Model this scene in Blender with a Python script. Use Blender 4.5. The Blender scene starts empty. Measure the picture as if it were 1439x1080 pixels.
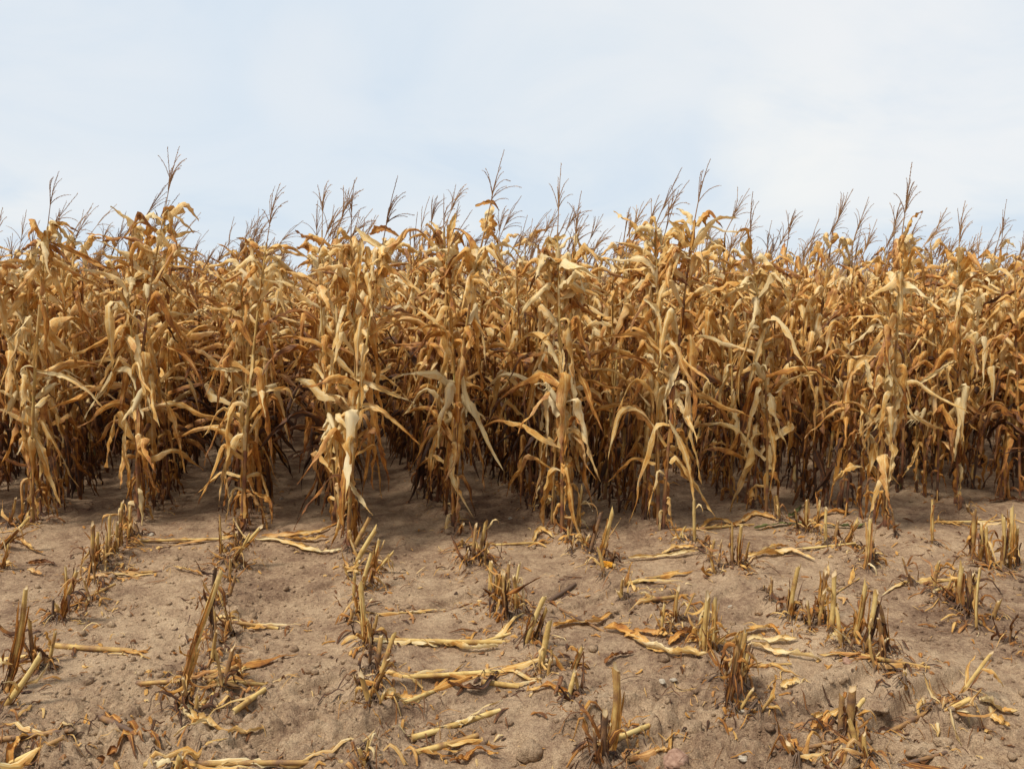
import bpy, math, random
import numpy as np
from mathutils import Matrix, Vector, Euler

# ------------------------------------------------------------------ camera, sky, sun, exposure
SC = bpy.context.scene
COL = SC.collection
PW, PH, FPX = 1439.0, 1080.0, 1100.0
CAMZ = 1.75
TILT = math.atan(130.0 / FPX)
cam_d = bpy.data.cameras.new("camera")
cam = bpy.data.objects.new("camera", cam_d)
COL.objects.link(cam)
cam.location = (0, 0, CAMZ)
cam.rotation_euler = (math.pi / 2 - TILT, 0, 0)
cam_d.sensor_width = 36
cam_d.lens = 36 * FPX / PW
cam_d.clip_start = 0.05
cam_d.clip_end = 3000
SC.camera = cam

SUN_EL, SUN_AZ = math.radians(61), math.radians(234)      # azimuth measured from +Y clockwise: behind the camera, a little left
world = bpy.data.worlds.new("World")
SC.world = world
world.use_nodes = True
wn, wl = world.node_tree.nodes, world.node_tree.links
wn.clear()


def N(tree, kind, **kw):
    n = tree.nodes.new(kind)
    for k, v in kw.items():
        if k == 'ins':
            for kk, vv in v.items():
                n.inputs[kk].default_value = vv
        else:
            setattr(n, k, v)
    return n


def ramp(tree, stops, interp='LINEAR'):
    r = tree.nodes.new('ShaderNodeValToRGB')
    cr = r.color_ramp
    cr.interpolation = interp
    while len(cr.elements) < len(stops):
        cr.elements.new(0.5)
    for e, (p, c) in zip(cr.elements, stops):
        e.position = p
        e.color = (c[0], c[1], c[2], 1)
    return r


wt = world.node_tree
sky = N(wt, 'ShaderNodeTexSky', sky_type='NISHITA', sun_disc=False)
sky.sun_elevation = SUN_EL
sky.sun_rotation = SUN_AZ
sky.air_density = 1.0
sky.dust_density = 2.0
tc = N(wt, 'ShaderNodeTexCoord')
sep = N(wt, 'ShaderNodeSeparateXYZ')
wl.new(tc.outputs['Generated'], sep.inputs[0])
zc = N(wt, 'ShaderNodeMath', operation='MAXIMUM', ins={1: 0.0})
wl.new(sep.outputs['Z'], zc.inputs[0])
za = N(wt, 'ShaderNodeMath', operation='ADD', ins={1: 0.22})
wl.new(zc.outputs[0], za.inputs[0])
dx = N(wt, 'ShaderNodeMath', operation='DIVIDE')
dy = N(wt, 'ShaderNodeMath', operation='DIVIDE')
wl.new(sep.outputs['X'], dx.inputs[0]); wl.new(za.outputs[0], dx.inputs[1])
wl.new(sep.outputs['Y'], dy.inputs[0]); wl.new(za.outputs[0], dy.inputs[1])
comb = N(wt, 'ShaderNodeCombineXYZ')
wl.new(dx.outputs[0], comb.inputs[0]); wl.new(dy.outputs[0], comb.inputs[1])
n1 = N(wt, 'ShaderNodeTexNoise', ins={'Scale': 1.15, 'Detail': 7.0, 'Roughness': 0.56, 'Distortion': 0.7})
mp1 = N(wt, 'ShaderNodeMapping')
mp1.inputs['Location'].default_value = (5.6, 2.2, 0)
wl.new(comb.outputs[0], mp1.inputs[0]); wl.new(mp1.outputs[0], n1.inputs['Vector'])
# thin cloud sheet: pale blue where thin, near white where thick
cr1 = ramp(wt, [(0.36, (6.0, 6.85, 7.75)), (0.50, (6.8, 7.35, 7.85)), (0.62, (7.5, 7.75, 7.95))])
for e in cr1.color_ramp.elements:
    pass
wl.new(n1.outputs['Fac'], cr1.inputs[0])


def patch(direction, width, power):
    nv = N(wt, 'ShaderNodeVectorMath', operation='NORMALIZE')
    wl.new(tc.outputs['Generated'], nv.inputs[0])
    d = N(wt, 'ShaderNodeVectorMath', operation='DOT_PRODUCT')
    wl.new(nv.outputs[0], d.inputs[0])
    d.inputs[1].default_value = Vector(direction).normalized()
    m = N(wt, 'ShaderNodeMapRange', interpolation_type='SMOOTHSTEP')
    m.inputs['From Min'].default_value = math.cos(width)
    m.inputs['From Max'].default_value = 1.0
    m.inputs['To Max'].default_value = power
    wl.new(d.outputs['Value'], m.inputs['Value'])
    return m


def pdir(px, py):
    u, v = (px - PW / 2) / FPX, (PH / 2 - py) / FPX
    return Vector((u, math.cos(TILT) + v * math.sin(TILT), -math.sin(TILT) + v * math.cos(TILT)))


last = cr1.outputs['Color']
for (px, py, w, pw, colr) in [(1120, 60, 0.24, 0.7, (7.7, 7.85, 7.95)), (1105, 190, 0.11, 1.0, (8.6, 8.45, 8.05)), (1330, 10, 0.26, 0.7, (7.9, 8.0, 8.1)), (340, 30, 0.36, 0.5, (5.6, 6.7, 7.9)),
                              (20, 60, 0.22, 0.45, (7.6, 7.75, 7.9)), (440, 105, 0.09, 0.6, (7.3, 7.6, 7.9)), (760, 260, 0.4, 0.4, (6.7, 7.3, 7.9))]:
    p = patch(pdir(px, py), w, pw)
    nn = N(wt, 'ShaderNodeMath', operation='MULTIPLY')
    nr = N(wt, 'ShaderNodeMapRange')
    nr.inputs['From Min'].default_value = 0.3
    nr.inputs['From Max'].default_value = 0.6
    nr.inputs['To Min'].default_value = 0.30
    wl.new(n1.outputs['Fac'], nr.inputs['Value'])
    wl.new(p.outputs[0], nn.inputs[0]); wl.new(nr.outputs[0], nn.inputs[1])
    mx = N(wt, 'ShaderNodeMix', data_type='RGBA')
    wl.new(nn.outputs[0], mx.inputs[0]); wl.new(last, mx.inputs[6])
    mx.inputs[7].default_value = (*colr, 1)
    last = mx.outputs[2]
mixs = N(wt, 'ShaderNodeMix', data_type='RGBA')
mixs.inputs[0].default_value = 0.93
wl.new(sky.outputs[0], mixs.inputs[6]); wl.new(last, mixs.inputs[7])
# unseen sky behind the camera, dimmed to cut fill light into the corn
back = N(wt, 'ShaderNodeMapRange', interpolation_type='SMOOTHSTEP')
for kk, vv in (('From Min', -0.7), ('From Max', 0.35), ('To Min', 0.42), ('To Max', 1.0)):
    back.inputs[kk].default_value = vv
wl.new(sep.outputs['Y'], back.inputs['Value'])
gb = N(wt, 'ShaderNodeVectorMath', operation='SCALE')
wl.new(mixs.outputs[2], gb.inputs[0]); wl.new(back.outputs[0], gb.inputs['Scale'])
bg = N(wt, 'ShaderNodeBackground')
bg.inputs['Strength'].default_value = 0.1
wl.new(gb.outputs[0], bg.inputs['Color'])
wo = N(wt, 'ShaderNodeOutputWorld')
wl.new(bg.outputs[0], wo.inputs[0])

sun_d = bpy.data.lights.new("sun", 'SUN')
sun_d.energy = 3.4
sun_d.angle = math.radians(11)
sun_d.color = (1.0, 0.93, 0.82)
sun = bpy.data.objects.new("sun", sun_d)
COL.objects.link(sun)
sdir = Vector((math.sin(SUN_AZ) * math.cos(SUN_EL), math.cos(SUN_AZ) * math.cos(SUN_EL), math.sin(SUN_EL)))
sun.rotation_euler = sdir.to_track_quat('Z', 'Y').to_euler()

SC.view_settings.view_transform = 'Standard'
SC.view_settings.look = 'None'
SC.view_settings.exposure = 0.22
SC.view_settings.gamma = 1.0
SC.render.engine = 'CYCLES'
SC.cycles.max_bounces = 8
SC.cycles.diffuse_bounces = 2
SC.cycles.transmission_bounces = 4
SC.cycles.transparent_max_bounces = 4

# ------------------------------------------------------------------ helpers
rng = np.random.default_rng(11)


def R(a, b):
    return float(rng.uniform(a, b))


def ground_pt(px, py, z=0.0):
    d = pdir(px, py)
    t = (z - CAMZ) / d.z
    return np.array((d.x * t, d.y * t, z))


def at_depth(px, py, Y):
    d = pdir(px, py)
    t = Y / d.y
    return np.array((d.x * t, Y, CAMZ + d.z * t))


def fbm(x, y, scale, octaves=4, rough=0.5, seed=0):
    """value noise on a lattice, smooth-interpolated; x, y arrays"""
    out = np.zeros(np.broadcast(x, y).shape)
    amp, tot = 1.0, 0.0
    for o in range(octaves):
        r = np.random.default_rng(seed * 31 + o)
        tab = r.uniform(-1, 1, (257, 257))
        xs, ys = x * scale + 17.3 * o, y * scale + 9.1 * o
        xi, yi = np.floor(xs).astype(int), np.floor(ys).astype(int)
        fx, fy = xs - xi, ys - yi
        fx, fy = fx * fx * (3 - 2 * fx), fy * fy * (3 - 2 * fy)
        a, b = tab[xi % 256, yi % 256], tab[(xi + 1) % 256, yi % 256]
        c, d = tab[xi % 256, (yi + 1) % 256], tab[(xi + 1) % 256, (yi + 1) % 256]
        out += amp * ((a * (1 - fx) + b * fx) * (1 - fy) + (c * (1 - fx) + d * fx) * fy)
        tot += amp
        amp *= rough
        scale *= 2.03
    return out / tot


class Geo:
    """collects vertices, faces (all of one size per block), a per-vertex vector (u, along, tone) and a material slot"""

    def __init__(s):
        s.v, s.f, s.c, s.n = [], [], [], 0

    def add(s, v, faces, c, mat=0):
        v = np.asarray(v, float).reshape(-1, 3)
        c = np.asarray(c, float).reshape(-1, 3)
        s.v.append(v); s.c.append(c)
        for f in (faces if isinstance(faces, list) else [faces]):
            s.f.append((np.asarray(f, np.int64) + s.n, mat))
        s.n += len(v)
        return s

    def merge(s, o, M=None, off=None, dtone=0.0):
        for v in o.v:
            if M is not None:
                v = v @ M.T
            if off is not None:
                v = v + off
            s.v.append(v)
        for c in o.c:
            if dtone:
                c = c + np.array((0, 0, dtone))
            s.c.append(c)
        for f, m in o.f:
            s.f.append((f + s.n, m))
        s.n += o.n
        return s

    def mesh(s, name, mats, smooth=True):
        me = bpy.data.meshes.new(name)
        v = np.concatenate(s.v); c = np.concatenate(s.c)
        loops = np.concatenate([f.ravel() for f, m in s.f])
        sizes = np.concatenate([np.full(len(f), f.shape[1]) for f, m in s.f])
        mi = np.concatenate([np.full(len(f), m) for f, m in s.f])
        me.vertices.add(len(v)); me.vertices.foreach_set('co', v.ravel().astype(np.float32))
        me.loops.add(len(loops)); me.loops.foreach_set('vertex_index', loops.astype(np.int32))
        me.polygons.add(len(sizes))
        starts = np.concatenate(([0], np.cumsum(sizes)[:-1]))
        me.polygons.foreach_set('loop_start', starts.astype(np.int32))
        me.polygons.foreach_set('material_index', mi.astype(np.int32))
        me.polygons.foreach_set('use_smooth', np.full(len(sizes), smooth))
        me.update(calc_edges=True)
        a = me.attributes.new('lc', 'FLOAT_VECTOR', 'POINT')
        a.data.foreach_set('vector', c.ravel().astype(np.float32))
        for m in mats:
            me.materials.append(m)
        return me


def link(name, me, parent=None, loc=None):
    o = bpy.data.objects.new(name, me)
    COL.objects.link(o)
    if parent is not None:
        o.parent = parent
    if loc is not None:
        o.location = loc
    return o


def tag(o, label, cat=None, group=None, kind=None):
    if label: o['label'] = label
    if cat: o['category'] = cat
    if group: o['group'] = group
    if kind: o['kind'] = kind
    return o


def thing(name, label, cat, loc, group=None):
    o = bpy.data.objects.new(name, None)
    o.empty_display_size = 0.1
    COL.objects.link(o)
    o.location = loc
    return tag(o, label, cat, group)


def grid_faces(nr, nc, closed=False):
    i = np.arange(nr - 1)[:, None]
    j = np.arange(nc if closed else nc - 1)[None, :]
    j2 = (j + 1) % nc
    a = i * nc + j; b = i * nc + j2; c = (i + 1) * nc + j2; d = (i + 1) * nc + j
    return np.stack([a, b, c, d], -1).reshape(-1, 4)


def norm(a):
    return a / np.maximum(np.linalg.norm(a, axis=-1, keepdims=True), 1e-9)


def frames(P):
    T = norm(np.gradient(P, axis=0))
    ref = np.array((0.31, 0.95, 0.05)) if abs(T[0][1]) < 0.8 else np.array((1.0, 0.1, 0.0))
    S = [norm(np.cross(T[0], ref))]
    for k in range(1, len(P)):
        s = S[-1] - T[k] * np.dot(S[-1], T[k])
        S.append(norm(s))
    S = np.array(S)
    return T, S, np.cross(T, S)


def tube(g, P, rad, sides=7, tone=0.3, mat=0, wob=0.0, cap=None, capstart=False, flat=1.0, v0=0.0):
    P = np.asarray(P, float)
    rad = np.broadcast_to(np.asarray(rad, float), (len(P),))
    T, S, B = frames(P)
    a = np.linspace(0, 2 * np.pi, sides, endpoint=False)
    rr = rad[:, None] * (1 + (rng.uniform(-wob, wob, (1, sides)) + rng.uniform(-wob, wob, (len(P), sides)) * 0.5))
    V = P[:, None] + S[:, None] * (np.cos(a)[None, :, None] * rr[..., None]) + B[:, None] * (np.sin(a)[None, :, None] * rr[..., None] * flat)
    ln = np.concatenate(([0], np.cumsum(np.linalg.norm(np.diff(P, axis=0), axis=1)))) + v0
    tone = np.broadcast_to(np.asarray(tone, float), (len(P),))
    C = np.stack([np.broadcast_to(a / 2 / np.pi, V.shape[:2]), np.broadcast_to(ln[:, None], V.shape[:2]), np.broadcast_to(tone[:, None], V.shape[:2])], -1)
    base = g.n
    g.add(V, grid_faces(len(P), sides, True), C, mat)
    if cap is not None:      # cap given as a material slot: cut end, slightly sunk pith
        ends = [len(P) - 1] + ([0] if capstart else [])
        for e in ends:
            ring = V[e].copy()
            tdir = T[e] * (1 if e else -1)
            cen = ring.mean(0)
            inner = cen + (ring - cen) * 0.72 - tdir * rad[e] * 0.12
            vv = np.concatenate([ring, inner, [cen - tdir * rad[e] * 0.3]])
            cc = np.concatenate([np.full((sides, 3), (0.5, 0.5, 0.55)), np.full((sides, 3), (0.5, 0.5, 0.1)), [[0.5, 0.5, 0.0]]])
            k = np.arange(sides); k2 = (k + 1) % sides
            f4 = np.stack([k, k2, k2 + sides, k + sides], -1)
            f3 = np.stack([k + sides, k2 + sides, np.full(sides, 2 * sides)], -1)
            if e == 0:
                f4 = f4[:, ::-1]; f3 = f3[:, ::-1]
            g.add(vv, [f4, f3], cc, cap)
    return g


def catmull(P, n):
    P = np.asarray(P, float)
    P = np.vstack([2 * P[0] - P[1], P, 2 * P[-1] - P[-2]])
    segs = len(P) - 3
    out = []
    for t in np.linspace(0, segs - 1e-6, n):
        i = int(t); u = t - i
        a, b, c, d = P[i:i + 4]
        out.append(0.5 * (2 * b + (c - a) * u + (2 * a - 5 * b + 4 * c - d) * u * u + (3 * b - a - 3 * c + d) * u ** 3))
    return np.array(out)


def ribbon(g, P, S, W, curl, ncross=4, ruffle=0.006, tone=0.3, mat=0, prof=None, ragged=0.0):
    """a leaf blade swept along P with side vectors S; W half width, curl = arc half-angle along it"""
    n = len(P)
    t = np.linspace(0, 1, n)
    T = norm(np.gradient(P, axis=0))
    S = norm(S - T * (S * T).sum(1, keepdims=True))
    Nn = np.cross(S, T)
    if prof is None:
        prof = np.minimum(1, 0.55 + 2.2 * t) * np.clip((1 - t) ** 0.95 * 1.5, 0.0, 1) + 0.012
    kn = rng.uniform(-1, 1, n)
    w = W * prof * (1 + 0.20 * kn + 0.22 * np.interp(t, np.linspace(0, 1, 6), rng.uniform(-1, 1, 6)))
    curl = np.clip(np.broadcast_to(curl, (n,)) + (0.75 if ncross > 2 else .3) * np.interp(t, np.linspace(0, 1, 7), rng.uniform(-1, 1, 7)), 0.15, 2.9)
    u = np.linspace(-1, 1, ncross + 1)
    ca = curl[:, None] * u[None, :]
    x = w[:, None] * np.sin(ca) / curl[:, None]
    z = w[:, None] * (1 - np.cos(ca)) / curl[:, None] + (0.55 * np.minimum(curl, 1.6) * w)[:, None] * np.abs(u)[None, :] * .6
    ph = rng.uniform(0, 6.28, 2)
    fr = rng.uniform(14, 30, 2)
    side = (u > 0).astype(int)
    z = z + ruffle * (np.abs(u) ** 1.5)[None, :] * np.sin(fr[side][None, :] * t[:, None] + ph[side][None, :]) * np.minimum(1, 3 * t)[:, None]
    z = z + ruffle * 0.9 * rng.uniform(-1, 1, z.shape)
    if ragged:
        notch = (rng.random(n) < .18) * rng.uniform(.3, .75, n)
        x = x * (1 - notch[:, None] * (np.abs(u) > .7)[None, :] * ((u > 0) == (rng.random() < .5))[None, :])
        x = x * (1 - ragged * rng.uniform(0, 1, x.shape) * (np.abs(u) > 0.7)[None, :])
    V = P[:, None] + S[:, None] * x[..., None] + Nn[:, None] * z[..., None]
    ln = np.concatenate(([0], np.cumsum(np.linalg.norm(np.diff(P, axis=0), axis=1))))
    tn = np.broadcast_to(np.asarray(tone, float), (n,))
    C = np.stack([np.broadcast_to(u[None, :] * .5 + .5, V.shape[:2]), np.broadcast_to(ln[:, None], V.shape[:2]), np.broadcast_to(tn[:, None], V.shape[:2])], -1)
    g.add(V, grid_faces(n, ncross + 1), C, mat)
    return g


def leaf(g, p0, az, L, W, el0, el1, bp, bs, twist, curl, n=15, ncross=4, tone=0.3, drift=0.0, ruffle=0.006, mat=0, kink=0.0, ragged=0.0):
    t = np.linspace(0, 1, n)
    s = np.clip((t - bp) / bs, 0, 1); s = s * s * (3 - 2 * s)
    wob = np.interp(t, np.linspace(0, 1, 7), rng.uniform(-1, 1, 7))
    wob2 = np.interp(t, np.linspace(0, 1, 6), rng.uniform(-1, 1, 6))
    w3 = np.interp(t, np.linspace(0, 1, 11), rng.uniform(-1, 1, 11)); w4 = np.interp(t, np.linspace(0, 1, 9), rng.uniform(-1, 1, 9))
    el = el0 + (el1 - el0) * s + (0.22 * wob + 0.15 * w3) * np.minimum(1, 3 * t)
    a = az + drift * t + 0.35 * wob2 * t + kink * s + 0.24 * w4 * np.minimum(1, 2.5 * t)
    D = np.stack([np.cos(el) * np.cos(a), np.cos(el) * np.sin(a), np.sin(el)], -1)
    st = L / (n - 1)
    P = np.asarray(p0) + np.concatenate([np.zeros((1, 3)), np.cumsum((D[:-1] + D[1:]) / 2 * st, axis=0)])
    S0 = np.stack([-np.sin(a), np.cos(a), np.zeros(n)], -1)
    N0 = np.cross(S0, D)
    r = twist * t ** 1.3 + 0.9 * np.interp(t, np.linspace(0, 1, 7), rng.uniform(-1, 1, 7)) * np.minimum(1, 2 * t)
    S = S0 * np.cos(r)[:, None] + N0 * np.sin(r)[:, None]
    return ribbon(g, P, S, W, curl, ncross, ruffle, tone, mat, ragged=ragged)


def leaf_path(g, pts, W, roll=0.0, twist=0.6, curl=0.8, tone=0.2, n=20, ncross=5, ruffle=0.008, mat=0, face=None, ragged=0.0):
    """a leaf swept along given 3D points, its flat side turned towards `face` and rolled"""
    P = catmull(pts, n)
    W = min(W, .031)
    tq = np.linspace(0, 1, n)
    prof = np.minimum(1, 0.30 + 2.6 * tq) * np.clip((1 - tq) ** .8 * 1.45, 0, 1) + .012
    T = norm(np.gradient(P, axis=0))
    f = np.array((0, -1.0, 0.25)) if face is None else np.asarray(face, float)
    S0 = norm(np.cross(T, f)); N0 = np.cross(S0, T)
    t = np.linspace(0, 1, n)
    r = roll + twist * np.sin(t * 3.0 + R(0, 3)) * t
    S = S0 * np.cos(r)[:, None] + N0 * np.sin(r)[:, None]
    return ribbon(g, P, S, W, curl, ncross, ruffle, tone, mat, prof=prof, ragged=ragged)


# ------------------------------------------------------------------ materials
def mat_new(name):
    m = bpy.data.materials.new(name)
    m.use_nodes = True
    m.node_tree.nodes.clear()
    return m, m.node_tree


def L_(t, a, b):
    t.links.new(a, b)


def math_(t, op, a, b=None, clamp=False):
    n = t.nodes.new('ShaderNodeMath'); n.operation = op; n.use_clamp = clamp
    for k, x in enumerate((a, b)):
        if x is None: continue
        if isinstance(x, (int, float)): n.inputs[k].default_value = x
        else: t.links.new(x, n.inputs[k])
    return n.outputs[0]


def plant_material(name, stops, translucent=0.3, rough=0.62, streak=0.22, blotch=0.35, vary=0.16, streak_scale=26.0, bump=0.25, spots=None, spec=0.35, vlen=3.0):
    m, t = mat_new(name)
    at = N(t, 'ShaderNodeAttribute', attribute_name='lc')
    sp = N(t, 'ShaderNodeSeparateXYZ'); L_(t, at.outputs['Vector'], sp.inputs[0])
    oi = N(t, 'ShaderNodeObjectInfo')
    tco = N(t, 'ShaderNodeTexCoord')
    # long fibres: high frequency across, low along
    cb = N(t, 'ShaderNodeCombineXYZ')
    L_(t, math_(t, 'MULTIPLY', sp.outputs['X'], streak_scale), cb.inputs[0])
    L_(t, math_(t, 'MULTIPLY', sp.outputs['Y'], vlen), cb.inputs[1])
    L_(t, math_(t, 'MULTIPLY', sp.outputs['Z'], 37.0), cb.inputs[2])
    st = N(t, 'ShaderNodeTexNoise', ins={'Scale': 1.0, 'Detail': 3.0, 'Roughness': 0.6})
    L_(t, cb.outputs[0], st.inputs['Vector'])
    bl = N(t, 'ShaderNodeTexNoise', noise_dimensions='4D', ins={'Scale': 9.0, 'Detail': 4.0, 'Roughness': 0.62, 'Distortion': 0.6})
    L_(t, tco.outputs['Object'], bl.inputs['Vector'])
    L_(t, math_(t, 'MULTIPLY', oi.outputs['Random'], 40.0), bl.inputs['W'])
    fac = math_(t, 'ADD', sp.outputs['Z'], math_(t, 'MULTIPLY', math_(t, 'SUBTRACT', st.outputs['Fac'], 0.5), streak * 2))
    fac = math_(t, 'ADD', fac, math_(t, 'MULTIPLY', math_(t, 'SUBTRACT', bl.outputs['Fac'], 0.48), blotch * 2.6))
    fac = math_(t, 'ADD', fac, math_(t, 'MULTIPLY', math_(t, 'SUBTRACT', oi.outputs['Random'], 0.5), vary * 2), True)
    if translucent > .2:
        ad = math_(t, 'ABSOLUTE', math_(t, 'SUBTRACT', sp.outputs['X'], 0.5))
        rib = N(t, 'ShaderNodeMapRange'); rib.inputs['From Min'].default_value = 0.035; rib.inputs['From Max'].default_value = 0.085
        rib.inputs['To Min'].default_value = -0.22; rib.inputs['To Max'].default_value = 0.0
        L_(t, ad, rib.inputs['Value'])
        fac = math_(t, 'ADD', fac, rib.outputs[0], True)
    cr = ramp(t, stops)
    L_(t, fac, cr.inputs[0])
    col = cr.outputs['Color']
    if spots:
        sn = N(t, 'ShaderNodeTexNoise', noise_dimensions='4D', ins={'Scale': spots[1], 'Detail': 3.0, 'Roughness': 0.7})
        L_(t, tco.outputs['Object'], sn.inputs['Vector'])
        L_(t, math_(t, 'MULTIPLY', oi.outputs['Random'], 23.0), sn.inputs['W'])
        mr = N(t, 'ShaderNodeMapRange'); mr.inputs['From Min'].default_value = spots[2]; mr.inputs['From Max'].default_value = spots[2] + 0.1
        mr.inputs['To Max'].default_value = spots[3]
        L_(t, sn.outputs['Fac'], mr.inputs['Value'])
        mx = N(t, 'ShaderNodeMix', data_type='RGBA')
        L_(t, mr.outputs[0], mx.inputs[0]); L_(t, col, mx.inputs[6]); mx.inputs[7].default_value = (*spots[0], 1)
        col = mx.outputs[2]
    if translucent > .2:      # bleached grey-straw areas
        gn = N(t, 'ShaderNodeTexNoise', noise_dimensions='4D', ins={'Scale': 3.2, 'Detail': 3.0, 'Roughness': 0.6})
        L_(t, tco.outputs['Object'], gn.inputs['Vector'])
        L_(t, math_(t, 'MULTIPLY', oi.outputs['Random'], 57.0), gn.inputs['W'])
        gm = N(t, 'ShaderNodeMapRange'); gm.inputs['From Min'].default_value = .50; gm.inputs['From Max'].default_value = .66; gm.inputs['To Max'].default_value = .3
        L_(t, gn.outputs['Fac'], gm.inputs['Value'])
        hs = N(t, 'ShaderNodeHueSaturation', ins={'Saturation': 0.55, 'Value': 1.0})
        L_(t, col, hs.inputs['Color'])
        mg = N(t, 'ShaderNodeMix', data_type='RGBA')
        L_(t, gm.outputs[0], mg.inputs[0]); L_(t, col, mg.inputs[6]); L_(t, hs.outputs[0], mg.inputs[7])
        col = mg.outputs[2]
    bs = N(t, 'ShaderNodeBsdfPrincipled', ins={'Roughness': rough, 'Specular IOR Level': spec})
    L_(t, col, bs.inputs['Base Color'])
    if bump:
        bm = N(t, 'ShaderNodeBump', ins={'Strength': bump, 'Distance': 0.004})
        L_(t, st.outputs['Fac'], bm.inputs['Height'])
        L_(t, bm.outputs[0], bs.inputs['Normal'])
    out = N(t, 'ShaderNodeOutputMaterial')
    if translucent:
        tr = N(t, 'ShaderNodeBsdfTranslucent'); L_(t, col, tr.inputs['Color'])
        ms = N(t, 'ShaderNodeMixShader'); ms.inputs[0].default_value = translucent
        L_(t, bs.outputs[0], ms.inputs[1]); L_(t, tr.outputs[0], ms.inputs[2]); L_(t, ms.outputs[0], out.inputs[0])
    else:
        L_(t, bs.outputs[0], out.inputs[0])
    return m


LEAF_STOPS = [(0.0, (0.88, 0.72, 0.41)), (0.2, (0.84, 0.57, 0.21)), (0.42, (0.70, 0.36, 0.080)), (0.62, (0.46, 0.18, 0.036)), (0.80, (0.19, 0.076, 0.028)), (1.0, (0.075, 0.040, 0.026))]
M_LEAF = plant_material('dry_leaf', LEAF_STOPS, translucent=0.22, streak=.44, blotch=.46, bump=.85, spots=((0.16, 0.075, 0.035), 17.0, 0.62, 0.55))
M_FIELD = plant_material('dry_leaf_field', LEAF_STOPS, translucent=0.22, streak=.38, blotch=.46, bump=0, vary=0.0)
M_STALK = plant_material('dry_stalk', [(0.0, (0.64, 0.47, 0.18)), (0.3, (0.48, 0.31, 0.105)), (0.5, (0.36, 0.20, 0.07)), (0.75, (0.24, 0.10, 0.055)), (1.0, (0.10, 0.055, 0.035))],
                         translucent=0, rough=0.5, streak=0.12, blotch=0.30, streak_scale=9.0, vlen=5.0, spots=((0.27, 0.30, 0.08), 4.0, 0.60, 0.6))
M_STUB = plant_material('stub_stalk', [(0.0, (0.72, 0.54, 0.22)), (0.3, (0.55, 0.36, 0.115)), (0.55, (0.36, 0.20, 0.075)), (0.8, (0.20, 0.11, 0.060)), (1.0, (0.12, 0.075, 0.05))],
                        translucent=0, rough=0.65, streak=0.34, blotch=0.5, streak_scale=16.0, vlen=6.0, spots=((0.20, 0.06, 0.05), 7.0, 0.62, 0.55))
M_TASSEL = plant_material('tassel', [(0.0, (0.62, 0.40, 0.20)), (0.5, (0.42, 0.25, 0.13)), (1.0, (0.22, 0.12, 0.07))], translucent=0.15, streak=0.1, blotch=0.3, bump=0)
M_HUSK = plant_material('husk', [(0.0, (0.82, 0.68, 0.40)), (0.4, (0.68, 0.48, 0.21)), (0.7, (0.42, 0.22, 0.075)), (1.0, (0.20, 0.10, 0.045))], translucent=0.18, streak=0.25, blotch=0.28)
M_PITH = plant_material('pith', [(0.0, (0.56, 0.43, 0.25)), (0.5, (0.42, 0.27, 0.12)), (1.0, (0.20, 0.11, 0.06))], translucent=0, streak=0.05, blotch=0.2, bump=0)
M_GREEN = plant_material('green_leaf', [(0.0, (0.24, 0.24, 0.08)), (0.5, (0.12, 0.15, 0.045)), (1.0, (0.16, 0.12, 0.04))], translucent=0.3, blotch=0.3)
M_ROOT = plant_material('root', [(0.0, (0.24, 0.15, 0.09)), (0.5, (0.15, 0.095, 0.06)), (1.0, (0.08, 0.05, 0.035))], translucent=0, blotch=0.3, bump=0)


def soil_material(name='soil', rocky=False):
    m, t = mat_new(name)
    g = N(t, 'ShaderNodeNewGeometry')
    def nz(s, d, r=0.55, dist=0.0):
        n = N(t, 'ShaderNodeTexNoise', ins={'Scale': s, 'Detail': d, 'Roughness': r, 'Distortion': dist})
        L_(t, g.outputs['Position'], n.inputs['Vector'])
        return n.outputs['Fac']
    big, mid, fine, grit = nz(0.9, 4.0, 0.55, 0.4), nz(6.0, 6.0, 0.65, 0.3), nz(45.0, 5.0, 0.7), nz(190.0, 3.0, 0.7)
    f = math_(t, 'ADD', math_(t, 'MULTIPLY', big, 0.34), math_(t, 'MULTIPLY', mid, 0.36))
    f = math_(t, 'ADD', f, math_(t, 'MULTIPLY', fine, 0.30))
    cr = ramp(t, [(0.38, (0.175, 0.106, 0.068)), (0.45, (0.31, 0.203, 0.129)), (0.52, (0.475, 0.333, 0.212)), (0.62, (0.65, 0.485, 0.315))])
    L_(t, f, cr.inputs[0])
    gr = ramp(t, [(0.36, (0.50, 0.44, 0.42)), (0.5, (1, 1, 1)), (0.66, (1.30, 1.28, 1.22))])
    L_(t, grit, gr.inputs[0])
    mx = N(t, 'ShaderNodeMix', data_type='RGBA', blend_type='MULTIPLY'); mx.inputs[0].default_value = 0.75
    L_(t, cr.outputs[0], mx.inputs[6]); L_(t, gr.outputs[0], mx.inputs[7])
    bs = N(t, 'ShaderNodeBsdfPrincipled', ins={'Roughness': 0.95, 'Specular IOR Level': 0.15})
    L_(t, mx.outputs[2], bs.inputs['Base Color'])
    h = math_(t, 'ADD', math_(t, 'MULTIPLY', fine, 0.6), math_(t, 'MULTIPLY', grit, 0.28))
    h = math_(t, 'ADD', h, math_(t, 'MULTIPLY', mid, 0.5))
    bm = N(t, 'ShaderNodeBump', ins={'Strength': 1.0, 'Distance': 0.034})
    L_(t, h, bm.inputs['Height']); L_(t, bm.outputs[0], bs.inputs['Normal'])
    out = N(t, 'ShaderNodeOutputMaterial'); L_(t, bs.outputs[0], out.inputs[0])
    return m


M_SOIL = soil_material()


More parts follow.
